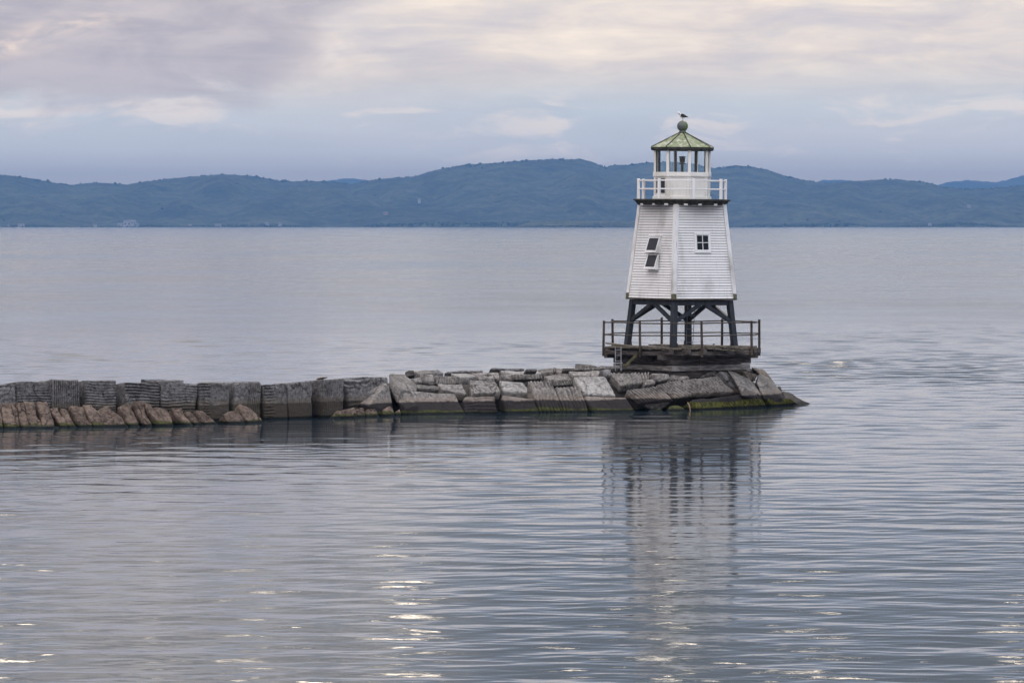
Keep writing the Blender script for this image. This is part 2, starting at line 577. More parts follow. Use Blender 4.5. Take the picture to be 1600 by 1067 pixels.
def grid_mesh(name, Vx, nx, ny, mat, smooth=False):
    me = bpy.data.meshes.new(name)
    me.vertices.add(nx * ny)
    me.vertices.foreach_set('co', Vx.astype(np.float32).ravel())
    i = np.arange(nx * ny).reshape(ny, nx)
    q = np.stack([i[:-1, :-1], i[:-1, 1:], i[1:, 1:], i[1:, :-1]], -1).reshape(-1, 4)
    me.loops.add(q.size)
    me.loops.foreach_set('vertex_index', q.ravel().astype(np.int32))
    me.polygons.add(len(q))
    me.polygons.foreach_set('loop_start', np.arange(0, q.size, 4, dtype=np.int32))
    me.polygons.foreach_set('loop_total', np.full(len(q), 4, dtype=np.int32))
    me.update()
    me.validate()
    if smooth: me.polygons.foreach_set('use_smooth', [True] * len(me.polygons))
    me.materials.append(mat)
    o = bpy.data.objects.new(name, me)
    C.objects.link(o)
    return o


# ------------------------------------------------------------------ lake: real ripples round the breakwater, flat sheet beyond
RMS_SLOPE = 0.0225
WY0, WY1, WS = 64.0, 430.0, 0.19
NRW, NCW = 1900, 700
yr = WY0 * (WY1 / WY0) ** np.linspace(0, 1, NRW)
sx_ = np.linspace(-WS, WS, NCW)
LX = (sx_[None, :] * yr[:, None])
LY = np.repeat(yr[:, None], NCW, 1)
dyr = np.gradient(yr)[:, None]
wr = np.random.default_rng(11)
LZ = np.zeros_like(LX)
patch = .68 + .6 * np.clip((.6 * vnoise(LX / 30 + 5, LY / 42, 31) + .4 * vnoise(LX / 9, LY / 14, 32) - .28) / .45, 0, 1)
NW = 96
for i in range(NW):
    lam = math.exp(wr.uniform(math.log(.40), math.log(5.0)))
    th = wr.normal(0.08, .62)
    k = 2 * math.pi / lam
    slope = RMS_SLOPE * math.sqrt(2.0 / NW) * 1.0
    res = np.clip((lam / dyr - 3) / 3, 0, 1)
    ph = k * (math.sin(th) * LX + math.cos(th) * LY) + wr.uniform(0, 6.283)
    ph = ph + 2.2 * (vnoise(LX / (lam * 4) + i, LY / (lam * 4), 40 + i) - .5)
    LZ += slope / k * np.sin(ph) * res
ed = np.clip((WS - np.abs(sx_)) / .012, 0, 1)[None, :] * np.clip((LY - WY0) / 8, 0, 1) * np.clip((WY1 - LY) / 120, 0, 1)
lee = 1 - .15 * np.clip((215 - LY) / 14, 0, 1)                       # calmer in the lee of the stones
lee *= 1 - .14 * np.clip((150 - LY) / 40, 0, 1)
lee += 1.5 * np.exp(-((LY - 262) / 30) ** 2) * np.clip((LX - 11) / 6, 0, 1) * np.clip((34 - LX) / 8, 0, 1)   # a gust right of the tower
LZ *= lee * patch * ed * ed * (3 - 2 * ed)
lake = grid_mesh('lake_water', np.stack([LX, LY, LZ], -1), NCW, NRW, M['water'], True)
bm = bmesh.new()
bm.from_mesh(lake.data)
q = [bm.verts.new(p_) for p_ in ((-9000, -250, 0), (9000, -250, 0), (9000, 26000, 0), (-9000, 26000, 0), (-WS * WY0, WY0, 0), (WS * WY0, WY0, 0), (WS * WY1, WY1, 0), (-WS * WY1, WY1, 0))]
for f_ in ((0, 1, 5, 4), (1, 2, 6, 5), (2, 3, 7, 6), (3, 0, 4, 7)):
    bm.faces.new([q[a] for a in f_])
bm.to_mesh(lake.data)
bm.free()
tag(lake, kind='structure')

RIDGE = [(-2600, 330), (-2000, 285), (-1500, 262), (-900, 268), (-500, 262), (-200, 270), (0, 273), (40, 277), (75, 284), (110, 289), (150, 285), (200, 288), (250, 282), (300, 278), (350, 273.5), (400, 276),
         (440, 281), (480, 282), (510, 284), (550, 288), (570, 283), (600, 280), (640, 278), (670, 271), (700, 263), (730, 257), (760, 255),
         (800, 252), (850, 248.5), (900, 247.5), (915, 249), (930, 255), (945, 261), (960, 258), (985, 258), (1010, 254), (1040, 251),
         (1065, 251), (1090, 255), (1115, 261), (1150, 257.5), (1170, 259), (1194, 264), (1234, 278), (1275, 285), (1300, 289), (1350, 286), (1403, 281.5),
         (1437, 284), (1475, 292), (1537, 293.5), (1600, 292), (1800, 285), (2100, 280), (2500, 290), (3000, 275), (3600, 300), (4200, 335)]
rp = np.array(RIDGE, float)
YS, YR = 14000.0, 17000.0


def ridge_h(px):
    return (HZ - np.interp(px, rp[:, 0], rp[:, 1])) / F * YR + CH


def hill_height(px, tt):
    """tt: 0 at the shore, 1 on the ridge; px: photo column"""
    R = ridge_h(px)
    u = px / 40.0
    wv = vnoise(u * .45 + 9, tt * 2.2, 3) - .5
    t2 = np.clip(tt + .10 * wv, 0, 1)
    s = np.where(t2 < .12, .10 * t2 / .12, .10 + .90 * ((t2 - .12) / .88) ** .85)
    und = (vnoise(u * .7, tt * 5, 11) - .5) * 56 + (vnoise(u * 1.9, tt * 11, 12) - .5) * 16
    fade = np.sin(np.pi * np.clip(tt, 0, 1)) ** .7
    return R * s + und * fade


pxs = np.concatenate([np.linspace(-2600, -820, 240), np.linspace(-810, 2400, 1420), np.linspace(2410, 4200, 240)])
tts = np.concatenate([np.linspace(0, 1, 110), np.linspace(1.04, 1.6, 10)])
PX, TT = np.meshgrid(pxs, tts)
YY = YS + (YR - YS) * TT
XX = (PX - 800) / F * YY
HH = hill_height(PX, np.minimum(TT, 1.0))
HH = np.where(TT > 1, HH * (1 - ((TT - 1) / .6) ** 2), HH)
HH += (vnoise(XX / 14, YY / 14, 21) - .5) * 5 * np.clip(TT * 8, 0, 1)
HH[0, :] = -2.0
HH[1, :] = np.maximum(HH[1, :], 1.0)
hills = grid_mesh('hills', np.stack([XX, YY, HH], -1), len(pxs), len(tts), M['hill'])
tag(hills, kind='structure')

# far pale mountains beyond the first range
FR = np.array([(-900, 330), (430, 330), (500, 283), (525, 278.5), (540, 277), (560, 278), (585, 282), (640, 300), (800, 300), (1000, 300), (1230, 300), (1262, 286), (1285, 279.5), (1305, 278.5),
               (1330, 280), (1355, 285), (1420, 300), (1455, 290), (1480, 283), (1510, 280), (1535, 281), (1555, 283), (1575, 279), (1600, 272), (1680, 256), (1800, 270), (2500, 300)], float)
YF = 26500.0
px2 = np.linspace(-900, 2500, 700)
t2 = np.linspace(0, 1, 14)
PX2, T2 = np.meshgrid(px2, t2)
Y2 = YF - 1800 + 1800 * T2
X2 = (PX2 - 800) / F * Y2
H2 = ((HZ - np.interp(PX2, FR[:, 0], FR[:, 1])) / F * YF) * (T2 ** .8) + (vnoise(PX2 / 3.0, T2 * 6, 5) - .5) * 7 * T2
H2[0, :] = -2
mts = grid_mesh('far_mountains', np.stack([X2, Y2, H2], -1), 700, 14, M['hill'])
tag(mts, kind='structure')

# a low wooded headland a little nearer than the main shore
YH = 11800.0
px3 = np.linspace(800, 1130, 170)
t3_ = np.linspace(0, 1, 14)
PX3, T3 = np.meshgrid(px3, t3_)
prof3 = np.interp(px3, [800, 822, 850, 890, 930, 970, 1010, 1060, 1130], [0, 8, 11.5, 12, 11, 9.5, 9, 6, 0])[None, :] / F * YH
Y3 = YH + 420 * T3
H3 = prof3 * np.sin(np.pi * np.clip(T3 * .9 + .06, 0, 1)) ** .7 * (.8 + .4 * vnoise(PX3 / 2.2, T3 * 9, 61)) - 1.5
headland = grid_mesh('headland_terrain', np.stack([(PX3 - 800) / F * Y3, Y3, H3], -1), 170, 14, M['hill'])
tag(headland, kind='structure')

# the woods on the hills: crowns along the crest and scattered down the slopes, one mass
tv, tf = [], []


def crown(x, y, z, h, r, conif, a):
    b = len(tv)
    prof = ((.0, .75), (.35, 1.0), (1.0, .0)) if conif else ((.0, .7), (.45, 1.0), (.85, .6), (1.0, .0))
    n = 5
    for (hh, rr) in prof[:-1]:
        for i in range(n):
            t = a + 6.2832 * i / n
            k = rr * r * (.8 + .4 * ((i * 7 + int(a * 10)) % 5) / 4)
            tv.append((x + k * math.cos(t), y + k * math.sin(t), z + hh * h))
    tv.append((x, y, z + h))
    m = len(prof) - 1
    for j in range(m - 1):
        for i in range(n):
            k = (i + 1) % n
            tf.append((b + j * n + i, b + j * n + k, b + (j + 1) * n + k, b + (j + 1) * n + i))
    for i in range(n):
        tf.append((b + (m - 1) * n + i, b + (m - 1) * n + (i + 1) % n, b + m * n))


NR = 2600
rpx = rng.uniform(-250, 1850, NR)
rtt = 1.0 - np.abs(rng.normal(0, .02, NR))
NSL = 60
spx = rng.uniform(-150, 1750, NSL)
stt = rng.uniform(.02, .98, NSL) ** 1.0
NSH = 2600
hpx = rng.uniform(-250, 1850, NSH)
htt = rng.uniform(.004, .03, NSH)
apx, att = np.concatenate([rpx, spx, hpx]), np.concatenate([rtt, stt, htt])
ah = hill_height(apx, att)
ay = YS + (YR - YS) * att
ax = (apx - 800) / F * ay
gap = vnoise(apx / 9.0, att * 40, 8)
for i in range(len(apx)):
    con = rng.random() < .4
    if i < NR:
        h = rng.uniform(4, 10) if rng.random() < .9 else rng.uniform(10, 15)
        h *= .35 + .5 * gap[i]
    else:
        h = rng.uniform(4, 8)
    crown(ax[i], ay[i], ah[i] - 2.5, h, h * (.28 if con else .5) + 1.0, con, rng.random() * 6)
me = bpy.data.meshes.new('forest')
me.from_pydata(tv, [], tf)
me.materials.append(M['tree'])
fo = bpy.data.objects.new('forest', me)
C.objects.link(fo)
tag(fo, 'continuous blue green woods covering the hills across the lake', 'forest', kind='stuff')


# ------------------------------------------------------------------ houses and boat on the far shore
def house(px, py, wpx, hpx, label, mat='house_white', tt=.012, name='shore_house', nb=1):
    Yd = YS + (YR - YS) * tt
    k = Yd / F
    base = at(px, py, Yd)
    r = empty(name, base)
    tag(r, label, 'house', 'houses on the far shore')
    wd, ht = wpx * k, hpx * k
    dp = max(8.0, wd * .5)
    mb = MB()
    mb.abox(-wd / 2, wd / 2, -dp / 2, dp / 2, -9, ht * .62)
    mb.build('wall', M[mat], r)
    mb = MB()
    z0, z1, e = ht * .62, ht, .6
    mb.add([(-wd / 2 - e, -dp / 2 - e, z0), (wd / 2 + e, -dp / 2 - e, z0), (wd / 2 + e, dp / 2 + e, z0), (-wd / 2 - e, dp / 2 + e, z0), (-wd / 2 - e, 0, z1), (wd / 2 + e, 0, z1)],
           [(0, 1, 5, 4), (2, 3, 4, 5), (0, 4, 3), (1, 2, 5), (0, 3, 2, 1)])
    mb.build('roof', M['house_roof'], r)
    for s in (-.25, .25):
        mb = MB()
        mb.abox(wd * (s - .1), wd * (s + .1), -dp / 2 - .15, -dp / 2 + .1, ht * .15, ht * .45)
        mb.build('window', M['darkglass'], r)
    return r


house(189, 353.0, 10, 4.2, 'long low pale house at the left foot of the hotel cluster across the lake')
house(199, 352.5, 12, 8.0, 'tall pale building in the middle of the hotel cluster across the lake')
house(208.5, 350.5, 8, 7.0, 'uppermost pale building of the hotel cluster on the far shore')
house(213, 353.0, 7, 4.0, 'small pale house at the right foot of the hotel cluster across the lake')
house(33, 353.0, 10, 3.2, 'low pale house by the far shore just right of the sailboat')
house(148, 353.0, 6, 3.0, 'tiny pale house on the far shore left of the hotel cluster')
house(297, 353.2, 5, 3.0, 'tiny pale house on the far shore midway between hotel cluster and white boathouse')
house(341, 353.3, 9, 3.2, 'long white boathouse at the water line right of the hotel cluster')
house(417, 351.5, 6, 4.2, 'pale gabled house, left one of two neighbours on the far shore')
house(437.5, 351.5, 5, 3.4, 'small pale house, right one of two neighbours on the far shore')
house(603, 334.5, 7, 3.6, 'pinkish house alone on the lower hillside above the long wall', 'house_pink', .16)
house(655, 313.5, 4, 3.0, 'tiny pale house high on the hillside right of the pinkish house', 'house_white', .42)
house(1453, 351.8, 5, 3.4, 'small pale house on the shore right of the lighthouse')
house(1514, 323.8, 5, 3.6, 'tiny white house on the hillside at right', 'house_white', .34)

sb = empty('sailboat', at(13, 353.4, 13200))
tag(sb, 'tiny white sailboat with a bare mast off the far shore at left', 'sailboat')
mb = MB()
L = 9.0
rings = []
for i in range(9):
    u = -1 + i / 4
    wv_ = 1.4 * max(0.03, (1 - abs(u) ** 2.4))
    rings.append([(u * L / 2, -wv_, 1.1 + .25 * u * u), (u * L / 2, -wv_ * .6, .1), (u * L / 2, 0, -.3), (u * L / 2, wv_ * .6, .1), (u * L / 2, wv_, 1.1 + .25 * u * u)])
vs = [p_ for r_ in rings for p_ in r_]
fs = [(i * 5 + j, i * 5 + j + 1, (i + 1) * 5 + j + 1, (i + 1) * 5 + j) for i in range(8) for j in range(4)]
fs += [(i * 5 + 4, i * 5, (i + 1) * 5, (i + 1) * 5 + 4) for i in range(8)]
mb.add(vs, fs)
mb.build('hull', M['house_white'], sb)
mb = MB(); mb.abox(-2, 1.2, -.8, .8, 1.1, 1.9); mb.build('cabin', M['house_white'], sb)
mb = MB(); mb.tube((.8, 0, 1.0), (.8, 0, 13.5), .22, .15); mb.build('mast', M['house_white'], sb)
mb = MB(); mb.tube((.8, 0, 2.6), (-3.6, 0, 2.7), .3, .25); mb.build('boom', M['house_white'], sb)

# ------------------------------------------------------------------ breakwater blocks
CROP = {'A': (0, 580), 'B': (160, 580), 'C': (320, 570), 'D': (480, 570), 'E': (620, 560), 'F': (780, 560), 'G': (940, 550), 'H': (1100, 550)}
WL = np.array([(-200, 178.4), (0, 180.3), (170, 182), (280, 183.2), (410, 186), (530, 190), (640, 193.4), (780, 195), (940, 196), (1080, 198), (1155, 200.2), (1245, 204.3), (1320, 208)])
WW = np.array([(-200, 180.1), (0, 183), (450, 189.5), (560, 192), (700, 195)])


def px_of(crop, c):
    x0, y0 = CROP[crop]
    return x0 + c[0] / 9.412, y0 + c[1] / 9.412


def on_slope(crop, c, off, run, line):
    """point where the sight line through a traced corner meets the sloping face of the breakwater"""
    px, py = px_of(crop, c)
    y0 = np.interp(px, line[:, 0], line[:, 1]) + off
    k = (py - HZ) / F
    Yd = (y0 + run * CH) / (1 + run * k)
    return at(px, py, Yd)


def rock_mesh(corners, thick, mat, seed, groove=None, spacing=.12, gdepth=.03, rnd=.07, amp=.05, grange=(0, 1), back=None, taper=.92, rough=.28):
    TL, TR, BR, BL = corners
    nrm = ((TR - TL).cross(BL - TL) + (BR - BL).cross(BR - TR)).normalized()
    if nrm.y > 0: nrm = -nrm
    bk = (-nrm * thick) if back is None else Vector(back)
    cen = (TL + TR + BR + BL) / 4
    wu = ((TR - TL).length + (BR - BL).length) / 2
    wv = ((BL - TL).length + (BR - TR).length) / 2
    ww = bk.length
    fu, fv = .075, .075
    if groove == 'v': fu = spacing / 9
    if groove == 'h': fv = spacing / 6
    nu, nv, nw = max(6, int(wu / fu)), max(6, int(wv / fv)), max(4, int(ww / .14))
    idx, vs, fs = {}, [], []
    off = Vector((seed * 3.17, seed * 1.31, seed * 7.7))

    def vert(i, j, k):
        key = (i, j, k)
        if key in idx: return idx[key]
        m = [(i / nu) * wu, (j / nv) * wv, (k / nw) * ww]
        full = (wu, wv, ww)
        # rounded box in metres
        inn, d = [], []
        q0 = TL.lerp(TR, i / nu).lerp(BL.lerp(BR, i / nu), j / nv) + bk * (k / nw)
        r = rnd * .75 * (.55 + 1.1 * abs(mnoise.noise(q0 * 2.1 + off)))
        for a in range(3):
            rr = min(r, full[a] * .45)
            c_ = min(max(m[a], rr), full[a] - rr)
            inn.append(c_)
            d.append((m[a] - c_) / rr)
        ln = math.sqrt(sum(x * x for x in d))
        if ln > 1e-6:
            # project cube corner regions onto the rounding sphere
            mx = max(abs(x) for x in d)
            rr3 = [min(r, full[a] * .45) for a in range(3)]
            m = [inn[a] + d[a] / ln * mx * rr3[a] for a in range(3)]
        u, v, w_ = m[0] / wu, m[1] / wv, m[2] / ww
        q = TL.lerp(TR, u).lerp(BL.lerp(BR, u), v)
        sc = 1 - (1 - taper) * w_
        q = cen + (q - cen) * sc + bk * w_
        n1 = mnoise.noise(q * .9 + off)
        n2 = mnoise.noise(q * 2.6 + off)
        n3 = mnoise.noise(q * 7.5 + off)
        n4 = mnoise.noise(q * 1.7 - off)
        disp = nrm * (amp * (n1 * 1.1 + n2 * .6 + n3 * rough))
        disp += (TR - TL).normalized() * amp * .8 * n4 + (BL - TL).normalized() * amp * .8 * mnoise.noise(q * 1.4 + off * 2)
        if k == 0 and groove:
            g0, g1 = grange
            par = u if groove == 'v' else v
            oth = u
            if g0 <= oth <= g1:
                wob = mnoise.noise(q * .8 + off) * .9 + mnoise.noise(q * 3.0 + off) * .25
                ph = par * (wu if groove == 'v' else wv) / spacing + wob
                cr = abs(math.cos(math.pi * ph)) ** (4.0 if groove == 'v' else 2.4)
                k2 = min(1.5, max(0.5 if groove == 'v' else 0.1, .75 + 1.9 * mnoise.noise(q * 1.2 - off) + .5 * mnoise.noise(q * 4 + off)))
                disp -= nrm * gdepth * (2.4 if groove == 'v' else 1.7) * cr * k2
        idx[key] = len(vs)
        vs.append(tuple(q + disp))
        return idx[key]

    for i in range(nu):
        for j in range(nv):
            fs.append((vert(i, j, 0), vert(i, j + 1, 0), vert(i + 1, j + 1, 0), vert(i + 1, j, 0)))
            fs.append((vert(i, j, nw), vert(i + 1, j, nw), vert(i + 1, j + 1, nw), vert(i, j + 1, nw)))
    for i in range(nu):
        for k in range(nw):
            fs.append((vert(i, 0, k), vert(i + 1, 0, k), vert(i + 1, 0, k + 1), vert(i, 0, k + 1)))
            fs.append((vert(i, nv, k), vert(i, nv, k + 1), vert(i + 1, nv, k + 1), vert(i + 1, nv, k)))
    for j in range(nv):
        for k in range(nw):
            fs.append((vert(0, j, k), vert(0, j, k + 1), vert(0, j + 1, k + 1), vert(0, j + 1, k)))
            fs.append((vert(nu, j, k), vert(nu, j + 1, k), vert(nu, j + 1, k + 1), vert(nu, j, k + 1)))
    return vs, fs


nblock = [0]


def block(crop, pts, label, name='stone_block', cat='stone block', group='stone blocks of the breakwater', mat='slope', off=0.0, run=1.0,
          thick=.9, line=None, ext=0.0, **kw):
    """one stone: traced corners TL TR BR BL of the face one sees, run = metres back per metre up, thick = its depth, ext = metres it goes on below"""
    ln = WL if line is None else line
    nblock[0] += 1
    Pn = [on_slope(crop, c, off, run, ln) for c in pts]
    TL, TR, BR, BL = Pn
    if ext:
        BL = BL + (BL - TL).normalized() * ext
        BR = BR + (BR - TR).normalized() * ext
    vs, fs = rock_mesh((TL, TR, BR, BL), thick, mat, nblock[0] + .37, **kw)
    cen = (TL + TR + BR + BL) / 4
    me = bpy.data.meshes.new(name)
    me.from_pydata([(x - cen.x, y - cen.y, z_ - cen.z) for x, y, z_ in vs], [], fs)
    bm = bmesh.new(); bm.from_mesh(me); bmesh.ops.recalc_face_normals(bm, faces=bm.faces); bm.to_mesh(me); bm.free()
    me.polygons.foreach_set('use_smooth', [True] * len(me.polygons))
    me.materials.append(M[mat])
    o = bpy.data.objects.new(name, me)
    o.location = cen
    C.objects.link(o)
    tag(o, label, cat, group, 'thing')
    return o


def hull(crop, pts, label, name='boulder', cat='boulder', group='stone blocks of the breakwater', mat='slope', base=0.0, line=None, amp=.04, down=0.0):
    """irregular stone: convex hull of corners (x, y, metres behind the line), bevelled and roughened"""
    ln = WL if line is None else line
    nblock[0] += 1
    W_ = []
    for (x, y, dy) in pts:
        px, py = px_of(crop, (x, y))
        W_.append(at(px, py, np.interp(px, ln[:, 0], ln[:, 1]) + base + dy))
    zmin = min(p_.z for p_ in W_)
    ymax = max(p_.y for p_ in W_)
    cen = sum(W_, Vector()) / len(W_)
    # close the back and the underside
    for p_ in list(W_):
        W_.append(Vector((p_.x * .9 + cen.x * .1, max(p_.y + .5, ymax), p_.z - .12)))
    if down:
        for p_ in list(W_):
            if p_.z < zmin + .35: W_.append(p_ - Vector((0, 0, down)))
    bm = bmesh.new()
    for p_ in W_: bm.verts.new(p_ - cen)
    res = bmesh.ops.convex_hull(bm, input=bm.verts)
    bmesh.ops.delete(bm, geom=list({g for g in res['geom_interior'] + res['geom_unused'] if isinstance(g, bmesh.types.BMVert)}), context='VERTS')
    bmesh.ops.dissolve_limit(bm, angle_limit=.12, verts=bm.verts, edges=bm.edges)
    bmesh.ops.bevel(bm, geom=list(bm.edges), offset=.045, segments=2, affect='EDGES', profile=.55)
    bmesh.ops.triangulate(bm, faces=bm.faces)
    for _ in range(5):
        es = [e for e in bm.edges if e.calc_length() > .16]
        if not es: break
        bmesh.ops.subdivide_edges(bm, edges=es, cuts=1)
        bmesh.ops.triangulate(bm, faces=bm.faces)
    off = Vector((nblock[0] * 2.3, 1.7, nblock[0] * .9))
    bm.normal_update()
    mv = [(v, v.normal * amp * (mnoise.noise(v.co * 1.4 + off) * 1.2 + mnoise.noise(v.co * 4 + off) * .5 + mnoise.noise(v.co * 9 + off) * .25)) for v in bm.verts]
    for v, d in mv: v.co += d
    bmesh.ops.recalc_face_normals(bm, faces=bm.faces)
    me = bpy.data.meshes.new(name)
    bm.to_mesh(me)
    bm.free()
    me.materials.append(M[mat])
    o = bpy.data.objects.new(name, me)
    o.location = cen
    C.objects.link(o)
    tag(o, label, cat, group, 'thing')
    return o


# -- the wall on the left: squared blocks, drill grooves lying or standing
GW = 'squared blocks of the wall'
def wall(crop, pts, label, **kw):
    k = dict(mat='wall', line=WW, run=.06, thick=1.5, ext=.5, group=GW, cat='wall block', name='squared_block', rnd=.09, amp=.045)
    k.update(kw)
    return block(crop, pts, label, **k)
wall('A', [(-330, 195), (238, 190), (238, 560), (-330, 560)], 'grey wall block cut by the left edge of the picture, lying drill grooves', groove='h', spacing=.17)
wall('A', [(250, 152), (752, 138), (772, 560), (250, 560)], 'wide grey wall block with lying grooves just left of the upright grooved one', groove='h', spacing=.115)
wall('A', [(760, 118), (1165, 122), (1188, 570), (778, 570)], 'fluted wall block with pale standing grooves above and a brown stain below', groove='v', spacing=.088, off=-.15, gdepth=.045)
wall('A', [(1262, 132), (1712, 128), (1722, 570), (1280, 570)], 'grey wall block with fine lying grooves right of the upright grooved block', groove='h', spacing=.105)
wall('B', [(345, 158), (842, 158), (852, 580), (322, 580)], 'wall block with deep wavy lying grooves and a broad shaded left end', groove='h', spacing=.125, gdepth=.045)
wall('B', [(872, 150), (1412, 186), (1362, 620), (878, 600)], 'wall block with even lying grooves that dip to the right, right of the wavy one', groove='h', spacing=.12)
wall('C', [(-78, 262), (380, 252), (372, 800), (-78, 800)], 'smooth rounded wall block with short grooves only at its left edge', groove='h', spacing=.12, grange=(0, .3), rnd=.16)
wall('C', [(440, 250), (842, 240), (832, 860), (400, 860)], 'bulging dark wall block with standing grooves on its right half behind the twin brown rocks', groove='v', spacing=.085, grange=(.5, 1), rnd=.2, off=.1)
wall('C', [(868, 285), (1205, 262), (1232, 860), (892, 860)], 'smooth wall block over open water with short lying grooves at upper left', groove='h', spacing=.12, grange=(0, .32), rnd=.12)
wall('C', [(1222, 268), (1588, 226), (1582, 860), (1250, 860)], 'wall block with faint standing grooves and a tan stain, left of the black gap', groove='v', spacing=.1, gdepth=.02, rnd=.12)
wall('D', [(212, 208), (552, 196), (525, 860), (238, 860)], 'wall block with faint standing grooves right of the wide black gap', groove='v', spacing=.1, gdepth=.025, rnd=.1, off=.1)
wall('D', [(548, 200), (935, 166), (945, 520), (610, 600)], 'tilted block at the wall end with long lying ridges falling to the left', groove='h', spacing=.2, gdepth=.04, off=.5)
wall('D', [(940, 182), (1195, 178), (1195, 420), (940, 420)], 'set back dark block peeping between the tilted ridged block and the grey wedge', off=1.3, groove='v', spacing=.15, gdepth=.02)
block('B', [(560, 106), (1200, 138), (1205, 170), (700, 150)], 'thin weathered slab lying on top of the wall', 'stone_slab', 'stone slab', GW, 'wall', off=1.5, run=1.6, thick=.35, line=WW, rnd=.05, amp=.04)
block('D', [(215, 172), (315, 172), (315, 190), (205, 190)], 'small dark flat stone lying on the wall right of the black gap', 'flat_stone', 'stone', GW, 'brown', off=1.0, run=.3, thick=.4, line=WW, rnd=.05, amp=.03)

# -- brown rocks leaning along the foot of the wall
GT = 'brown leaning rocks at the foot of the wall'
def toe(crop, pts, label, **kw):
    k = dict(mat='toe', run=1.05, thick=.75, ext=.45, group=GT, cat='rock', name='toe_rock', rnd=.06, amp=.11, rough=.5)
    k.update(kw)
    return block(crop, pts, label, **k)
toe('A', [(-130, 470), (-5, 560), (58, 840), (-90, 850)], 'brown toe rock cut off by the left edge of the picture')
toe('A', [(2, 465), (150, 478), (235, 815), (72, 815)], 'broad brown toe rock next to the one at the left edge')
toe('A', [(152, 432), (222, 450), (312, 785), (246, 790)], 'thin splintered toe rock, third from the left')
toe('A', [(222, 438), (342, 470), (428, 765), (314, 770)], 'brown toe rock with a pale grey cap, fourth from the left')
toe('A', [(338, 424), (478, 430), (592, 762), (438, 768)], 'tall brown toe rock before the second wall block, left of a black cleft')
toe('A', [(532, 462), (692, 448), (812, 765), (618, 768)], 'stout brown toe rock below the left edge of the fluted wall block')
toe('A', [(742, 545), (858, 540), (1000, 790), (888, 795)], 'low brown toe rock in front of the fluted wall block, left of two')
toe('A', [(868, 535), (946, 540), (1122, 795), (1004, 793)], 'narrow brown toe rock in front of the fluted wall block, mossy foot, right of two')
toe('A', [(1002, 505), (1188, 498), (1352, 788), (1152, 790)], 'wide brown toe rock beneath the right edge of the fluted wall block')
toe('A', [(1202, 492), (1362, 480), (1542, 788), (1362, 790)], 'dark pitted brown toe rock left of the broadest one')
toe('B', [(-82, 540), (70, 484), (368, 788), (36, 790)], 'broadest brown toe rock, peaked, with a long mossy foot')
toe('B', [(232, 498), (388, 452), (572, 788), (412, 790)], 'brown toe rock with a dark square shadowed head')
toe('B', [(436, 450), (588, 452), (722, 785), (618, 788)], 'slender brown toe rock between two black clefts')
toe('B', [(592, 452), (692, 482), (902, 752), (792, 768)], 'split brown toe rock whose foot hangs over black shadow')
toe('B', [(738, 530), (958, 562), (1040, 765), (900, 760)], 'knobbly rounded brown rock with swirls left of a black cleft', amp=.12)
toe('B', [(992, 535), (1148, 542), (1308, 775), (1200, 778)], 'low sloping brown toe rock with green foot, third from the row right end')
toe('B', [(1205, 592), (1302, 602), (1512, 768), (1394, 772)], 'low thin orange brown toe rock, second from the right end of the row')
toe('B', [(1372, 572), (1482, 576), (1680, 762), (1514, 764)], 'last brown toe rock at the right end of the long row, mossy')
toe('C', [(262, 745), (462, 652), (590, 832), (332, 838)], 'left rock of the brown twin pair in front of the bulging wall block')
toe('C', [(492, 598), (684, 622), (842, 830), (612, 835)], 'right and taller rock of the brown twin pair in front of the bulging wall block')
toe('A', [(330, 795), (850, 800), (880, 840), (330, 850)], 'dark green slab just breaking the water below the toe rocks', mat='wet', off=-.3, thick=.5)
toe('D', [(430, 665), (670, 618), (755, 775), (372, 765)], 'rounded brown mossy boulder, leftmost of the cluster before the tilted ridged block', rnd=.22)
toe('D', [(712, 640), (842, 605), (888, 778), (782, 778)], 'brown mossy boulder with a black cleft on its left, second of the cluster', rnd=.2)
toe('D', [(886, 645), (1012, 640), (1074, 772), (892, 778)], 'low brown boulder under the grey wedge, third of the cluster', rnd=.2)
toe('D', [(1132, 640), (1225, 588), (1318, 772), (1152, 775)], 'peaked brown boulder right of the grey wedge', rnd=.18)
toe('D', [(1292, 650), (1372, 655), (1402, 775), (1334, 778)], 'small dark brown boulder beside the long banded block', rnd=.15)

# -- where wall and slope meet
hull('D', [(930, 302, 3.0), (1168, 266, 1.5), (712, 572, 1.9), (905, 602, .3), (1100, 642, .5), (1248, 545, 1.0), (1195, 300, 1.5)], 'grey wedge with a pale ribbed top leaning at the end of the wall', amp=.03, down=.3)
hull('D', [(1200, 132, 2.6), (1435, 132, 3.0), (1600, 300, 1.5), (1608, 395, 1.0), (1372, 372, .9), (1330, 510, .8), (1215, 330, 2.0)], 'big grey slab with a rounded dark left end standing above the long banded block', amp=.035, down=.2)
G = 'stone blocks of the breakwater'
block('E', [(135, 462), (852, 512), (1012, 802), (180, 806)], 'long block with a pale top, tan line, black band and mossy foot', off=.1, run=.9, thick=1.0, ext=.4, rnd=.13, amp=.05)
hull('E', [(128, 468, .9), (300, 700, .2), (118, 742, .3), (5, 610, .9), (60, 520, 1.2)], 'rounded grey boulder at the left end of the long banded block', down=.5)
block('E', [(1005, 548), (1448, 558), (1500, 800), (992, 796)], 'rounded block with a pale cap, dark band and bright mossy foot', off=.1, run=.6, thick=.9, ext=.4, rnd=.16, groove='h', spacing=.16, gdepth=.02)
block('E', [(1062, 312), (1425, 305), (1548, 488), (1118, 522)], 'ribbed grey slab with a dark shaded left side above the rounded banded block', run=1.5, off=.5, thick=.75, rnd=.09, groove='h', spacing=.2, gdepth=.025)
block('E', [(600, 368), (955, 368), (1025, 518), (668, 470)], 'flat grey shelf stone above the right end of the long banded block', run=1.7, off=.6, thick=.5, rnd=.05)
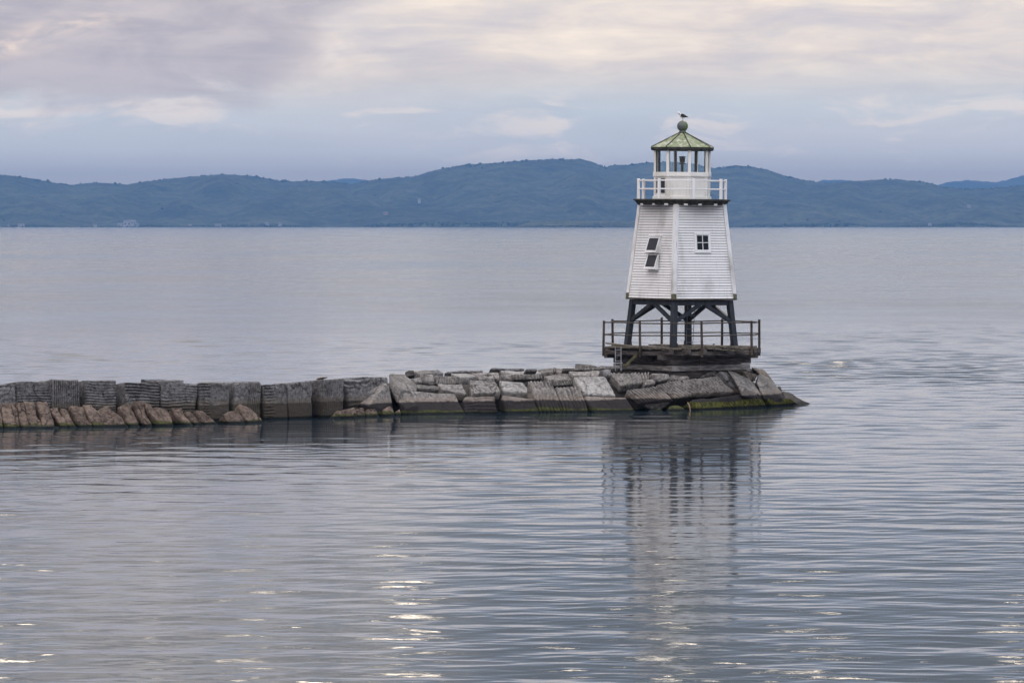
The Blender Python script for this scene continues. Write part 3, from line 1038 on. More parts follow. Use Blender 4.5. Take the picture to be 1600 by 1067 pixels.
block('E', [(580, 252), (932, 272), (935, 372), (590, 392)], 'dark fronted block with standing grooves below a pale flat top', run=.15, off=2.6, thick=1.5, groove='v', spacing=.11, gdepth=.03, rnd=.06)
block('E', [(790, 215), (1085, 215), (1190, 268), (930, 285)], 'pale flat stone lying behind the ribbed grey slab', 'stone_slab', 'stone slab', mat='pale', run=3.5, off=.2, thick=.4, rnd=.05, amp=.03)
block('E', [(335, 205), (560, 235), (575, 388), (385, 362)], 'grey block with a weathered face behind the big grey slab', run=.5, off=2.0, thick=1.1, rnd=.12)
block('E', [(205, 285), (345, 272), (392, 362), (235, 352)], 'small grey stone under the dark round rock', run=.8, off=1.6, thick=.7, rnd=.1)
hull('E', [(112, 190, 3.4), (180, 172, 3.5), (250, 180, 3.4), (258, 255, 3.1), (145, 265, 3.0)], 'dark round rock standing at the top edge against the lake', mat='wet')
block('E', [(255, 180), (450, 168), (580, 215), (300, 235)], 'pale weathered slab on the crest right of the dark round rock', 'stone_slab', 'stone slab', run=2.5, off=1.0, thick=.5, rnd=.08)
block('E', [(455, 155), (610, 158), (700, 208), (560, 215)], 'dark humped slab on the crest, left of the long low one', 'stone_slab', 'stone slab', mat='wall', run=2.2, off=2.2, thick=.5, rnd=.1)
block('E', [(760, 188), (1268, 172), (1285, 198), (700, 215)], 'long low dark slab on the crest left of the ridge slab', 'stone_slab', 'stone slab', mat='wall', run=1.2, off=4.0, thick=.6, rnd=.06)
block('E', [(1080, 205), (1500, 200), (1520, 240), (1140, 250)], 'pale low slab just below the crest behind the ribbed grey slab', 'stone_slab', 'stone slab', run=2.2, off=2.0, thick=.5, rnd=.06)
block('E', [(1150, 255), (1500, 235), (1560, 300), (1240, 312)], 'broken rough stone between the ribbed slab and the low pale slab', run=1.5, off=1.6, thick=.6, rnd=.09, amp=.09)
block('E', [(268, 372), (600, 398), (640, 452), (312, 432)], 'thin pale slab resting on the long banded block', 'stone_slab', 'stone slab', run=1.3, off=.7, thick=.4, rnd=.05)
block('F', [(-115, 142), (355, 145), (372, 172), (-140, 170)], 'flat dark slab forming the crest left of the iron ring', 'stone_slab', 'stone slab', mat='wall', run=.6, off=5.0, thick=.8, rnd=.05)
# -- middle of the slope
block('F', [(-5, 322), (335, 352), (492, 505), (60, 470)], 'smooth pale tilted slab with a dark front edge', 'stone_slab', 'stone slab', mat='pale', run=2.0, off=.25, thick=.45, rnd=.05, amp=.03)
block('F', [(32, 545), (505, 588), (602, 800), (102, 796)], 'brown grey block under the smooth pale slab with a mossy foot', run=.5, off=.2, thick=.9, ext=.4, rnd=.12)
block('F', [(425, 328), (765, 322), (962, 790), (612, 790)], 'tall sloping block with slanting grooves and a black wet foot', run=1.0, off=.1, thick=.9, ext=.35, groove='v', spacing=.15, gdepth=.045, rnd=.07)
block('F', [(820, 408), (1172, 398), (1330, 812), (958, 812)], 'sloping block with slanting grooves and a green grooved foot', run=1.0, off=.1, thick=.9, ext=.4, groove='v', spacing=.15, gdepth=.045, rnd=.08)
block('F', [(775, 318), (1075, 305), (1112, 382), (808, 412)], 'dark fronted fluted block above the green footed grooved block', run=.15, off=1.9, thick=1.3, groove='v', spacing=.1, gdepth=.035, rnd=.05)
block('F', [(650, 262), (1020, 215), (1075, 298), (770, 318)], 'flat grey top stone in front of the iron ring', 'stone_slab', 'stone slab', run=2.8, off=.6, thick=.4, rnd=.06)
block('F', [(195, 232), (628, 222), (642, 300), (225, 322)], 'block with a dark fluted front below a long pale top', run=.15, off=2.6, thick=1.2, groove='v', spacing=.13, gdepth=.035, rnd=.05)
block('F', [(0, 178), (560, 190), (620, 222), (195, 236)], 'long pale top slab left of the iron ring', 'stone_slab', 'stone slab', mat='pale', run=3.2, off=.8, thick=.35, rnd=.05)
block('F', [(0, 240), (190, 240), (235, 320), (40, 310)], 'rough grey stone at the left of the dark fluted front', run=1.0, off=1.8, thick=.8, rnd=.1)
block('F', [(395, 150), (555, 150), (562, 190), (400, 192)], 'small dark faced stone on the crest left of the iron ring', run=.4, off=4.2, thick=.8, mat='wall', rnd=.06)
block('F', [(560, 150), (930, 140), (1000, 205), (600, 210)], 'flat grey slab that carries the iron ring', 'stone_slab', 'stone slab', run=2.6, off=1.6, thick=.5, rnd=.06)
block('F', [(930, 142), (1475, 112), (1480, 162), (950, 182)], 'rough low block on the crest right of the iron ring', run=.4, off=4.2, thick=1.1, groove='v', spacing=.13, gdepth=.03, rnd=.08)
block('F', [(1115, 78), (1330, 78), (1460, 112), (1120, 122)], 'topmost weathered slab of the crest left of the lighthouse platform', 'stone_slab', 'stone slab', run=1.5, off=4.4, thick=.6, rnd=.08)
block('F', [(1470, 105), (1790, 110), (1795, 150), (1475, 150)], 'low pale crest stone beside the foot of the steel ladder', run=.8, off=4.0, thick=.9, rnd=.08)
block('F', [(1010, 190), (1480, 175), (1560, 262), (1080, 255)], 'grey slab just above the whitish block', 'stone_slab', 'stone slab', run=2.2, off=1.0, thick=.5, rnd=.07)
block('F', [(1480, 180), (1660, 165), (1655, 260), (1570, 260)], 'wedge shaped dark stone right of the slab above the whitish block', run=1.0, off=2.0, thick=.7, mat='wall', rnd=.08)
block('F', [(1095, 275), (1560, 262), (1716, 556), (1262, 530)], 'palest block of the slope, whitish and smooth', run=1.15, off=.3, thick=.8, mat='pale', rnd=.06, amp=.03)
block('F', [(1255, 548), (1858, 562), (2028, 815), (1392, 790)], 'block with pale top, tan line and black band below the whitish block', run=.75, off=.1, thick=1.0, ext=.4, rnd=.12)
# -- the head
block('G', [(112, 300), (700, 292), (705, 432), (285, 492)], 'grooved slab with a dark jagged front edge before the steel ladder', 'stone_slab', 'stone slab', run=1.9, off=.5, thick=.4, groove='v', spacing=.165, gdepth=.045, rnd=.05)
block('G', [(735, 305), (1000, 322), (1015, 408), (805, 440)], 'olive grey smooth block under the near corner of the platform', run=.5, off=2.0, thick=1.0, rnd=.09)
block('G', [(640, 410), (765, 395), (805, 458), (650, 482)], 'small square stone right of the jagged grooved slab', run=1.0, off=1.2, thick=.6, rnd=.06)
block('G', [(362, 556), (788, 488), (1062, 705), (560, 740)], 'grooved block with a brown lower half and black wet underside', run=1.05, off=.2, thick=.8, groove='v', spacing=.165, gdepth=.05, rnd=.07)
block('G', [(545, 748), (1050, 712), (920, 830), (720, 845)], 'black wet stone beneath the grooved brown block', run=.2, off=.7, thick=.9, ext=.3, mat='wet', rnd=.12)
block('G', [(812, 472), (1172, 398), (1442, 590), (1092, 692)], 'steeply grooved pale block, left of the pair below the platform corner', run=1.1, off=.3, thick=.7, groove='v', spacing=.165, gdepth=.05, rnd=.06)
block('G', [(1188, 402), (1700, 352), (1965, 588), (1452, 602)], 'widest grooved pale block, right of the pair below the platform corner', run=1.1, off=.3, thick=.7, groove='v', spacing=.165, gdepth=.05, rnd=.06)
block('G', [(1022, 332), (1285, 362), (1305, 402), (1050, 412)], 'low grey stone wedged between platform and grooved pale blocks', run=.8, off=1.9, thick=.7, rnd=.07)
block('G', [(1332, 700), (2292, 598), (2412, 768), (1412, 850)], 'long low black block with slanting grooves and a bright mossy foot', run=.8, off=0, thick=.8, ext=.35, groove='v', spacing=.15, gdepth=.06, rnd=.07, mat='mossy')
toe('G', [(985, 790), (1120, 745), (1240, 845), (965, 868)], 'mossy boulder at the water beside the driftwood stick', mat='brown', off=0, rnd=.2)
toe('G', [(702, 850), (850, 822), (905, 868), (690, 880)], 'small mossy boulder under the black wet stone', mat='brown', off=-.1, rnd=.15)
block('H', [(30, 312), (152, 278), (190, 345), (-60, 372)], 'small pale cap stone left of the black hollow', run=1.0, off=1.9, thick=.6, rnd=.06)
block('H', [(222, 288), (345, 305), (600, 545), (525, 592)], 'narrow dark tilted slab left of the smooth leaning slab', run=1.1, off=.5, thick=.7, mat='wall', rnd=.06)
hull('H', [(350, 280, 2.3), (420, 280, 2.5), (660, 380, 2.3), (870, 638, .6), (600, 530, .3), (430, 385, 1.2), (560, 585, .3)], 'smooth leaning slab with a pale upper face and a dark ridge', amp=.03, down=.2)
block('H', [(555, 268), (795, 330), (772, 432), (690, 432)], 'dark fronted stone below the right corner of the platform', run=.2, off=2.2, thick=1.0, rnd=.07, mat='brown')
block('H', [(555, 245), (690, 240), (820, 312), (800, 332)], 'thin pale cap on the dark fronted stone', 'stone_slab', 'stone slab', run=2.5, off=.8, thick=.25, rnd=.04)
hull('H', [(800, 328, 1.9), (840, 318, 2.2), (1000, 385, 2.4), (1200, 682, .6), (1140, 684, .1), (930, 440, .8), (872, 625, .3), (770, 460, 1.2)], 'large angular dark boulder with a pale ridge near the tip', amp=.04, down=.2)
hull('H', [(690, 212, 4.4), (870, 268, 4.0), (985, 385, 3.2), (900, 355, 2.8), (800, 310, 3.0)], 'brown rough boulder behind the angular ridge boulder at the right of the platform', mat='brown', amp=.07)
hull('H', [(1078, 492, 2.4), (1135, 495, 2.4), (1142, 575, 1.8), (1100, 570, 1.7)], 'small dark knob of stone on the shoulder above the tip', mat='wet')
block('H', [(892, 642), (1272, 690), (1388, 778), (1000, 800)], 'low grooved stone with stripes of yellow green moss at the tip', run=.9, off=0, thick=.7, ext=.3, groove='v', spacing=.14, gdepth=.055, rnd=.06, mat='mossy')
hull('H', [(1150, 580, 2.2), (1220, 600, 2.0), (1330, 665, 1.2), (1568, 772, .3), (1330, 784, -.2), (1200, 684, .8)], 'black wet tail of rock sliding into the lake at the tip', mat='wet', amp=.06, down=.4)

# rubble filling behind the blocks
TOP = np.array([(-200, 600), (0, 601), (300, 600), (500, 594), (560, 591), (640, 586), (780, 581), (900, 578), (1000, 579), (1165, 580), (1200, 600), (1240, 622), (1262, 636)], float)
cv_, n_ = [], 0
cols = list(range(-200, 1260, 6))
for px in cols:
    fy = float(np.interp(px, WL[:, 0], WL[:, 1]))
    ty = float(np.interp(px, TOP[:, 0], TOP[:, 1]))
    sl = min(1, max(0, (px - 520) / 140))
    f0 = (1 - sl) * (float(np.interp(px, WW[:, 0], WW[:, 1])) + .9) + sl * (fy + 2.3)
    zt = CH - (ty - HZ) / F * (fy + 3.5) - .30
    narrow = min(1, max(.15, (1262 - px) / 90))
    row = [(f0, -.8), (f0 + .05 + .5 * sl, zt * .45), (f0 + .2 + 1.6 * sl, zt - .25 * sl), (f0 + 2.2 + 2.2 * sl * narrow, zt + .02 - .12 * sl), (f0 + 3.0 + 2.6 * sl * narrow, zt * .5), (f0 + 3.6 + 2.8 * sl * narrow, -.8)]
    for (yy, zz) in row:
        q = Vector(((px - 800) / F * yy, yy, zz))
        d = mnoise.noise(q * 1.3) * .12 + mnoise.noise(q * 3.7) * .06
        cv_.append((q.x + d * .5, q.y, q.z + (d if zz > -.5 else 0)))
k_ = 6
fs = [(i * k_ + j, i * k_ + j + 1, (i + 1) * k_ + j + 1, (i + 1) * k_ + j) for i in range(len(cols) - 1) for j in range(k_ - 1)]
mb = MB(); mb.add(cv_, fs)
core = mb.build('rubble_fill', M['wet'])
tag(core, 'dark rubble filling the gaps behind the breakwater blocks', 'rubble', kind='stuff')

# iron ring, driftwood
b0 = on_slope('F', (818, 205), 1.6, 2.6, WL)
ir = empty('mooring_ring', b0)
tag(ir, 'rusty iron mooring ring standing on a flat slab', 'mooring ring')
mb = MB()
for i in range(20):
    a0, a1 = 2 * math.pi * i / 20, 2 * math.pi * (i + 1) / 20
    mb.tube((.05 * math.cos(a0), 0, .10 + .085 * math.sin(a0)), (.05 * math.cos(a1), 0, .10 + .085 * math.sin(a1)), .02, n=6)
mb.build('ring', M['iron'], ir)
mb = MB(); mb.lathe([(.05, -.03), (.05, .02), (.02, .04)], 10); mb.build('eye_bolt', M['iron'], ir)
a_, b_ = on_slope('G', (1262, 735), -.35, .3, WL), on_slope('G', (1310, 845), -.35, .3, WL)
mb = MB()
mid = a_.lerp(b_, .5) + Vector((.012, 0, .0))
mb.tube(a_ - mid, Vector((.006, 0, 0)), .022, .028, 8); mb.tube(Vector((.006, 0, 0)), b_ - mid + Vector((0, 0, -.15)), .028, .02, 8)
o = mb.build('driftwood_stick', M['wood'])
o.location = mid
tag(o, 'pale driftwood stick leaning on the mossy boulder at the water', 'stick')

# ------------------------------------------------------------------ timber platform
TY = 204.0
K = TY / F                                    # metres per photo pixel at the tower


def Zt(y): return CH - (y - HZ) * K


def TX(x): return (x - 800) * K


ROT = math.radians(35.0)
DZ = Zt(541.5)
plat = empty('timber_platform', (TX(1065), TY, DZ), (0, 0, ROT))
tag(plat, 'dark octagonal timber platform on a squared log crib with a worn pole railing', 'platform')
R8 = [math.radians(22.5 + 45 * i) for i in range(8)]
hc = 153 * K / 2                               # half the crib
random.seed(7)
# crib: courses of squared logs, ends crossing at the corners
courses = [(577, 568.0, 'timber_pale'), (567.0, 558.6, 'timber'), (557.6, 550.8, 'timber')]
mbs = {'timber': MB(), 'timber_pale': MB()}
for ci, (yb, yt, mk) in enumerate(courses):
    z0, z1 = Zt(yb) - DZ, Zt(yt) - DZ
    for sx in (-1, 1):
        e = hc + (.02 if ci % 2 else -.01)
        segs = [(-e, -e * .3), (-e * .3 + .015, e)] if ci == 1 else ([(-e, e)] if ci == 0 else [(-e, -.6), (-.55, .25), (.30, e)])
        for (s0, s1) in segs:
            j = random.uniform(-.03, .03)
            mbs[mk].abox(s0, s1, sx * (hc - .28) - .14 + (.28 if sx > 0 else -.0) * 0 + j - (.14 if sx < 0 else -.14), sx * (hc - .28) + .14 + j - (.14 if sx < 0 else -.14), z0, z1)
            j = random.uniform(-.03, .03)
            off_ = -.14 if sx < 0 else .14
            ins = .29
            mbs[mk].abox(sx * (hc - .28) - .14 + j + off_, sx * (hc - .28) + .14 + j + off_, max(s0, -e + ins), min(s1, e - ins), z0 + .01, z1 - .006)
mbs['timber'].build('crib_wall', M['timber'], plat, .012)
tag(mbs['timber_pale'].build('crib_sill', M['timber_pale'], plat, .012), 'pale weathered bottom course of the crib')
mb = MB()
mb.abox(-hc + .3, hc - .3, -hc + .3, hc - .3, Zt(600) - DZ, Zt(552) - DZ)
mb.build('crib_fill', M['dark'], plat)
mb = MB()
mb.abox(-hc + .12, hc - .12, -hc + .12, hc - .12, Zt(600) - DZ, Zt(577.6) - DZ)
mb.build('foundation', M['timber'], plat)
# joists running out under the deck, both ways
mb = MB()
zj1, zj0 = Zt(543.4) - DZ, Zt(550.5) - DZ
for i in range(9):
    xj = -2.35 + i * .5875
    le = min(3.15, math.sqrt(max(.1, 3.35 ** 2 - xj ** 2)))
    mb.abox(xj - .09, xj + .09, -le + random.uniform(-.1, .1), le + random.uniform(-.1, .1), zj0, zj1)
mb.build('joist', M['timber'], plat, .008)
mb = MB()
for sgn in (-1, 1):
    mb.abox(-2.65, 2.6, sgn * 1.9 - .11, sgn * 1.9 + .11, zj0 - .24, zj0 - .005)
    mb.abox(-2.95, 2.9, sgn * .7 - .11, sgn * .7 + .11, zj0 - .22, zj0 - .005)
mb.build('cross_beam', M['timber'], plat, .01)
# planks of the deck, trimmed to the octagon, some warped and short
mb = MB()
Rd = 3.30
ap = Rd * math.cos(math.radians(22.5))
x = -ap
while x < ap - .05:
    wd = random.uniform(.17, .24)
    xm = x + wd / 2
    lim = min(ap, Rd * 1.306 * .9239 * 1.0 + 9 - abs(xm) - 9 + .0) if False else min(ap, ap * 1.4142 - abs(xm))
    a, b = -lim - random.uniform(-.02, .16), lim + random.uniform(-.02, .12)
    if random.random() < .25: a += random.uniform(.1, .5)
    tilt = random.uniform(-.012, .012)
    zc = -.005 + random.uniform(-.012, .012)
    mb.box(((xm), (a + b) / 2, zc - .024), (wd / 2 - .006, 0, 0), (0, (b - a) / 2, tilt * (b - a) / 2), (0, 0, .026))
    x += wd
mb.build('deck', M['deck'], plat, .005)
# loose warped boards on the left and front of the deck
mb = MB()
def lp(px, py, dy=0.0):
    """platform-local point at a photo pixel, dy metres nearer (-) or farther (+) than the tower axis"""
    wpt = at(px, py, TY + dy) - Vector((TX(1065), TY, DZ))
    return Matrix.Rotation(-ROT, 3, 'Z') @ wpt
mb.bar(lp(949, 536.2, -1.2), lp(1001, 542.5, -2.9), .24, .05)
mb.bar(lp(960, 539.5, -.6), lp(1008, 541.5, -2.6), .22, .05)
mb.bar(lp(1006, 542.3, -3.1), lp(1037, 543.3, -3.2), .2, .05)
mb.bar(lp(1035, 544.2, -3.25), lp(1064, 546.0, -3.2), .22, .05)
mb.bar(lp(1066, 541.8, -2.8), lp(1159, 541.3, -2.2), .2, .055)
mb.bar(lp(1098, 544.3, -3.1), lp(1166, 548.8, -2.4), .22, .05)
mb.build('loose_board', M['deck'], plat, .006)
mb = MB()
mb.bar(lp(996, 553, -2.75), lp(975.5, 573.5, -2.7), .16, .12)
mb.build('prop_plank', M['mossplank'], plat, .008)
# railing
Rr = 125.8 * K
zt_, zb_ = Zt(501.8 - 2.3) - DZ, Zt(558 - 3.3) - DZ
post_tops = []
for i, a in enumerate(R8):
    c = Vector((Rr * math.cos(a), Rr * math.sin(a), 0))
    j = Vector((random.uniform(-.03, .03), random.uniform(-.03, .03), random.uniform(-.04, .03)))
    mb = MB()
    mb.tube(c + Vector((0, 0, zb_ + random.uniform(-.05, .05))), c + Vector((0, 0, zt_)) + j, .058, .053, 10)
    mb.build('railing_post', M['post'], plat, smooth=False)
    post_tops.append((c, j))
for i in range(8):
    (c0, j0), (c1, j1) = post_tops[i], post_tops[(i + 1) % 8]
    for fz, rr in ((zt_ - .10, .028), (zt_ - .62, .026)):
        mb = MB()
        t_ = (fz - zb_) / (zt_ - zb_)
        A_ = c0 * .987 + Vector((j0.x * t_, j0.y * t_, fz + random.uniform(-.02, .02)))
        B_ = c1 * .987 + Vector((j1.x * t_, j1.y * t_, fz + random.uniform(-.02, .02)))
        mm = (A_ + B_) / 2 + Vector((0, 0, random.uniform(-.035, .015)))
        mb.tube(A_, mm, rr, rr * .95, 8)
        mb.tube(mm, B_, rr * .95, rr, 8)
        mb.build('rail', M['post'], plat)
# outer beams that carry the posts
mb = MB()
for i in range(8):
    a0, a1 = R8[i], R8[(i + 1) % 8]
    r_ = Rr - .13
    mb.bar((r_ * math.cos(a0), r_ * math.sin(a0), zj0 + .03), (r_ * math.cos(a1), r_ * math.sin(a1), zj0 + .03), .10, .17)
mb.build('edge_beam', M['timber'], plat, .006)

# steel ladder leaning on the crib
ld = empty('steel_ladder', at(966, 577.5, 201.3))
tag(ld, 'grey steel ladder leaning on the left side of the timber crib', 'ladder')
lh, lw = 35 * .02706, 8.9 * .02706
for s in (-1, 1):
    mb = MB(); mb.bar((s * lw / 2, 0, -.06), (s * lw / 2, .22, lh), .035, .05, (0, 1, 0)); mb.build('rail', M['steel'], ld, .004)
for i in range(4):
    t_ = .13 + i * .25
    mb = MB(); mb.tube((-lw / 2, .22 * t_, lh * t_), (lw / 2, .22 * t_, lh * t_), .014, n=8); mb.build('rung', M['steel'], ld)

# ------------------------------------------------------------------ lighthouse
lean = Matrix.Rotation(math.radians(.45), 4, 'Y')
lt = empty('lighthouse', (TX(1063.8), TY, DZ))
lt.rotation_euler = (lean @ Matrix.Rotation(ROT, 4, 'Z')).to_euler()
tag(lt, 'white clapboard lighthouse tower on black timber legs with glazed lantern and green roof', 'lighthouse')


def z_(y): return Zt(y) - DZ


zb, zt = z_(466), z_(319.5)
Wb, Wt = 3.29 / 2, 2.60 / 2


def hw(z): return Wb + (Wt - Wb) * (z - zb) / (zt - zb)


# body: 36 overlapping boards a side
mb = MB()
NC = 36
for side in range(4):
    R = Matrix.Rotation(side * math.pi / 2, 3, 'Z')
    for i in range(NC):
        za, zc = zb + (zt - zb) * i / NC, zb + (zt - zb) * (i + 1) / NC
        ha, hb = hw(za), hw(zc)
        o1, o2 = .034, .004
        jj = random.uniform(-.004, .006)
        g_ = .015
        pts = [(-ha, -ha - o1 - jj, za + g_), (ha, -ha - o1 - jj, za + g_), (hb, -hb - o2, zc), (-hb, -hb - o2, zc), (-ha, -ha + .055, za + g_), (ha, -ha + .055, za + g_)]
        mb.add([R @ Vector(p_) for p_ in pts], [(0, 1, 2, 3), (4, 5, 1, 0)])
mb.build('clapboard_wall', M['clap'], lt)
mb = MB()
h1, h2 = hw(zb) - .06, hw(zt) - .06
mb.add([(-h1, -h1, zb), (h1, -h1, zb), (h1, h1, zb), (-h1, h1, zb), (-h2, -h2, zt), (h2, -h2, zt), (h2, h2, zt), (-h2, h2, zt)],
       [(3, 2, 1, 0), (4, 5, 6, 7), (0, 1, 5, 4), (1, 2, 6, 5), (2, 3, 7, 6), (3, 0, 4, 7)])
mb.build('slot_shade_core', M['dark'], lt)  # near-black core, puts shade lines into the slots between the boards
for sx in (-1, 1):
    for sy in (-1, 1):
        mb = MB()
        for ax in (0, 1):
            for (za, zc) in ((zb + .22, zt),):
                ha, hb = hw(za), hw(zc)
                t_, wd = .022, .125
                o1 = .036
                if ax == 0:
                    pa = [(sx * (ha - wd), sy * (ha + o1), za), (sx * (ha + o1 + t_), sy * (ha + o1), za), (sx * (hb + o1 + t_), sy * (hb + o1), zc), (sx * (hb - wd), sy * (hb + o1), zc)]
                    n_ = Vector((0, sy * t_, 0))
                else:
                    pa = [(sx * (ha + o1), sy * (ha - wd), za), (sx * (ha + o1), sy * (ha + o1 - .001), za), (sx * (hb + o1), sy * (hb + o1 - .001), zc), (sx * (hb + o1), sy * (hb - wd), zc)]
                    n_ = Vector((sx * t_, 0, 0))
                pa = [Vector(p_) for p_ in pa]
                mb.add(pa + [p_ + n_ for p_ in pa], [(0, 1, 2, 3), (4, 5, 6, 7), (0, 1, 5, 4), (1, 2, 6, 5), (2, 3, 7, 6), (3, 0, 4, 7)])
        mb.build('corner_board', M['trim'], lt)
        mb = MB()
        hz = hw(zb + .08)
        mb.box((sx * (hz - .02), sy * (hz - .02), zb + .085), (.085, 0, 0), (0, .085, 0), (0, 0, .125))
        mb.build('corner_block', M['mossblock'], lt, .01)
# drip board under the siding
mb = MB()
for side in range(4):
    R = Matrix.Rotation(side * math.pi / 2, 3, 'Z')
    h_ = hw(zb) + .035
    c_ = R @ Vector((0, -h_, zb - .03)); ex = R @ Vector((h_ + .02, 0, 0)); ey = R @ Vector((0, .03, 0))
    mb.box(c_, ex, ey, (0, 0, .028))
mb.build('drip_board', M['post'], lt)

# legs, girts and knee braces
zl1, zl0 = zb - .06, 0.0


def leg_c(z): return (150 * K / (150 + 0)) * 150 / 2 * .98 / math.cos(0) * 0 + (1.475 + (1.64 - 1.475) * (zl1 - z) / (zl1 - zl0))


LW = .235
for sx in (-1, 1):
    for sy in (-1, 1):
        mb = MB()
        q0, q1 = Vector((sx * leg_c(zl0), sy * leg_c(zl0), zl0)), Vector((sx * leg_c(zl1), sy * leg_c(zl1), zl1 - .01))
        hx, hy = Vector((LW / 2, 0, 0)), Vector((0, LW / 2, 0))
        vs = [q0 - hx - hy, q0 + hx - hy, q0 + hx + hy, q0 - hx + hy, q1 - hx - hy, q1 + hx - hy, q1 + hx + hy, q1 - hx + hy]
        mb.add(vs, [(3, 2, 1, 0), (4, 5, 6, 7), (0, 1, 5, 4), (1, 2, 6, 5), (2, 3, 7, 6), (3, 0, 4, 7)])
        lo = mb.build('leg', M['black'], lt, .012)
        for (dx, dy) in ((1, 0), (0, 1), (-1, 0), (0, -1)):
            if dx * sx > 0 or dy * sy > 0: continue
            mb = MB()
            bp = q0 + Vector((dx * .22, dy * .22, 0))
            mb.tube(bp + Vector((0, 0, -.02)), bp + Vector((0, 0, .05)), .06, .05, 8)
            mb.tube(bp, bp + Vector((0, 0, .20)), .018, .018, 6)
            mb.build('anchor_bolt', M['iron'], lo)
zg1, zg0 = zl1 - .012, z_(476.3)
for side in range(4):
    R = Matrix.Rotation(side * math.pi / 2, 3, 'Z')
    mb = MB()
    h_ = leg_c(zl1)
    mb.box(R @ Vector((0, -h_, (zg1 + zg0) / 2)), R @ Vector((h_ - LW / 2 - .004, 0, 0)), R @ Vector((0, .10, 0)), (0, 0, (zg1 - zg0) / 2))
    mb.build('girt', M['black'], lt, .008)
    for s in (-1, 1):
        mb = MB()
        zk = z_(500.5)
        A_ = R @ Vector((s * (leg_c(zk) - LW / 2 + .02), -leg_c(zk), zk))
        B_ = R @ Vector((s * .13, -leg_c(zg0), zg0 + .03))
        mb.bar(A_, B_, .13, .155)
        mb.build('knee_brace', M['black'], lt, .006)
# thin ladder at the far leg
lad = empty('ladder', (0, 0, 0)); lad.parent = lt
Rm = Matrix.Rotation(-ROT, 3, 'Z')
def wl(px, y, dy):                               # tower-local point from photo column/row at tower distance + dy
    return Rm @ Vector(((px - 1063.8) * (TY + dy) / F, dy, (CH - (y - HZ) / F * (TY + dy)) - DZ))
lo_ = Vector((0, 0, 0))
bpy.data.objects.remove(lad)
mb = MB()
mb.tube(wl(1074.2, 540, 1.6), wl(1076, 478, 1.55), .014, n=6)
mb.tube(wl(1084.6, 540, 1.6), wl(1087, 478, 1.55), .014, n=6)
for i in range(6):
    yy = 535 - i * 10.5
    mb.tube(wl(1074.2 + (540 - yy) * .03, yy, 1.6), wl(1084.6 + (540 - yy) * .038, yy, 1.6), .011, n=6)
mb.build('ladder', M['steel'], lt)


# things on the sloping sides
def face(side, z):
    """origin on the wall plane at height z, with right / up-slope / outward axes; side 0 = right-hand face, 3 = left-hand face"""
    R = Matrix.Rotation({0: 0, 3: -math.pi / 2}[side], 3, 'Z')
    tilt = (Wb - Wt) / (zt - zb)
    u = R @ Vector((1, 0, 0))
    up = (R @ Vector((0, tilt, 1))).normalized()
    n = u.cross(up).normalized()
    return R @ Vector((0, -hw(z), z)), u, up, n


def fbox(mb, fr, u0, u1, v0, v1, n0, n1):
    o, u, up, n = fr
    mb.box(o + u * (u0 + u1) / 2 + up * (v0 + v1) / 2 + n * (n0 + n1) / 2, u * (u1 - u0) / 2, up * (v1 - v0) / 2, n * (n1 - n0) / 2)


fr = face(0, z_(379))
mb = MB()
w2, h2_ = .335, .335
for (a, b, c, d) in ((-w2 - .085, -w2, -h2_ - .075, h2_ + .075), (w2, w2 + .085, -h2_ - .075, h2_ + .075), (-w2, w2, h2_, h2_ + .075), (-w2 - .11, w2 + .11, -h2_ - .105, -h2_ - .076), (-w2, w2, -h2_ - .075, -h2_)):
    fbox(mb, fr, a, b, c, d, -.02, .075)
win = mb.build('window', M['trim'], lt, .005)
mb = MB(); fbox(mb, fr, -w2 + .002, w2 - .002, -h2_ + .002, h2_ - .002, .0, .038); mb.build('pane', M['darkglass'], win)
mb = MB()
fbox(mb, fr, -.014, .014, -h2_ + .03, h2_ - .03, .039, .058); fbox(mb, fr, -w2 + .03, w2 - .03, -.013, .013, .0395, .0575)
for (a, b, c, d) in ((-w2, -w2 + .03, -h2_, h2_), (w2 - .03, w2, -h2_, h2_), (-w2 + .03, w2 - .03, h2_ - .03, h2_), (-w2 + .03, w2 - .03, -h2_, -h2_ + .03)):
    fbox(mb, fr, a, b, c, d, .039, .056)
mb.build('sash', M['trim'], win)

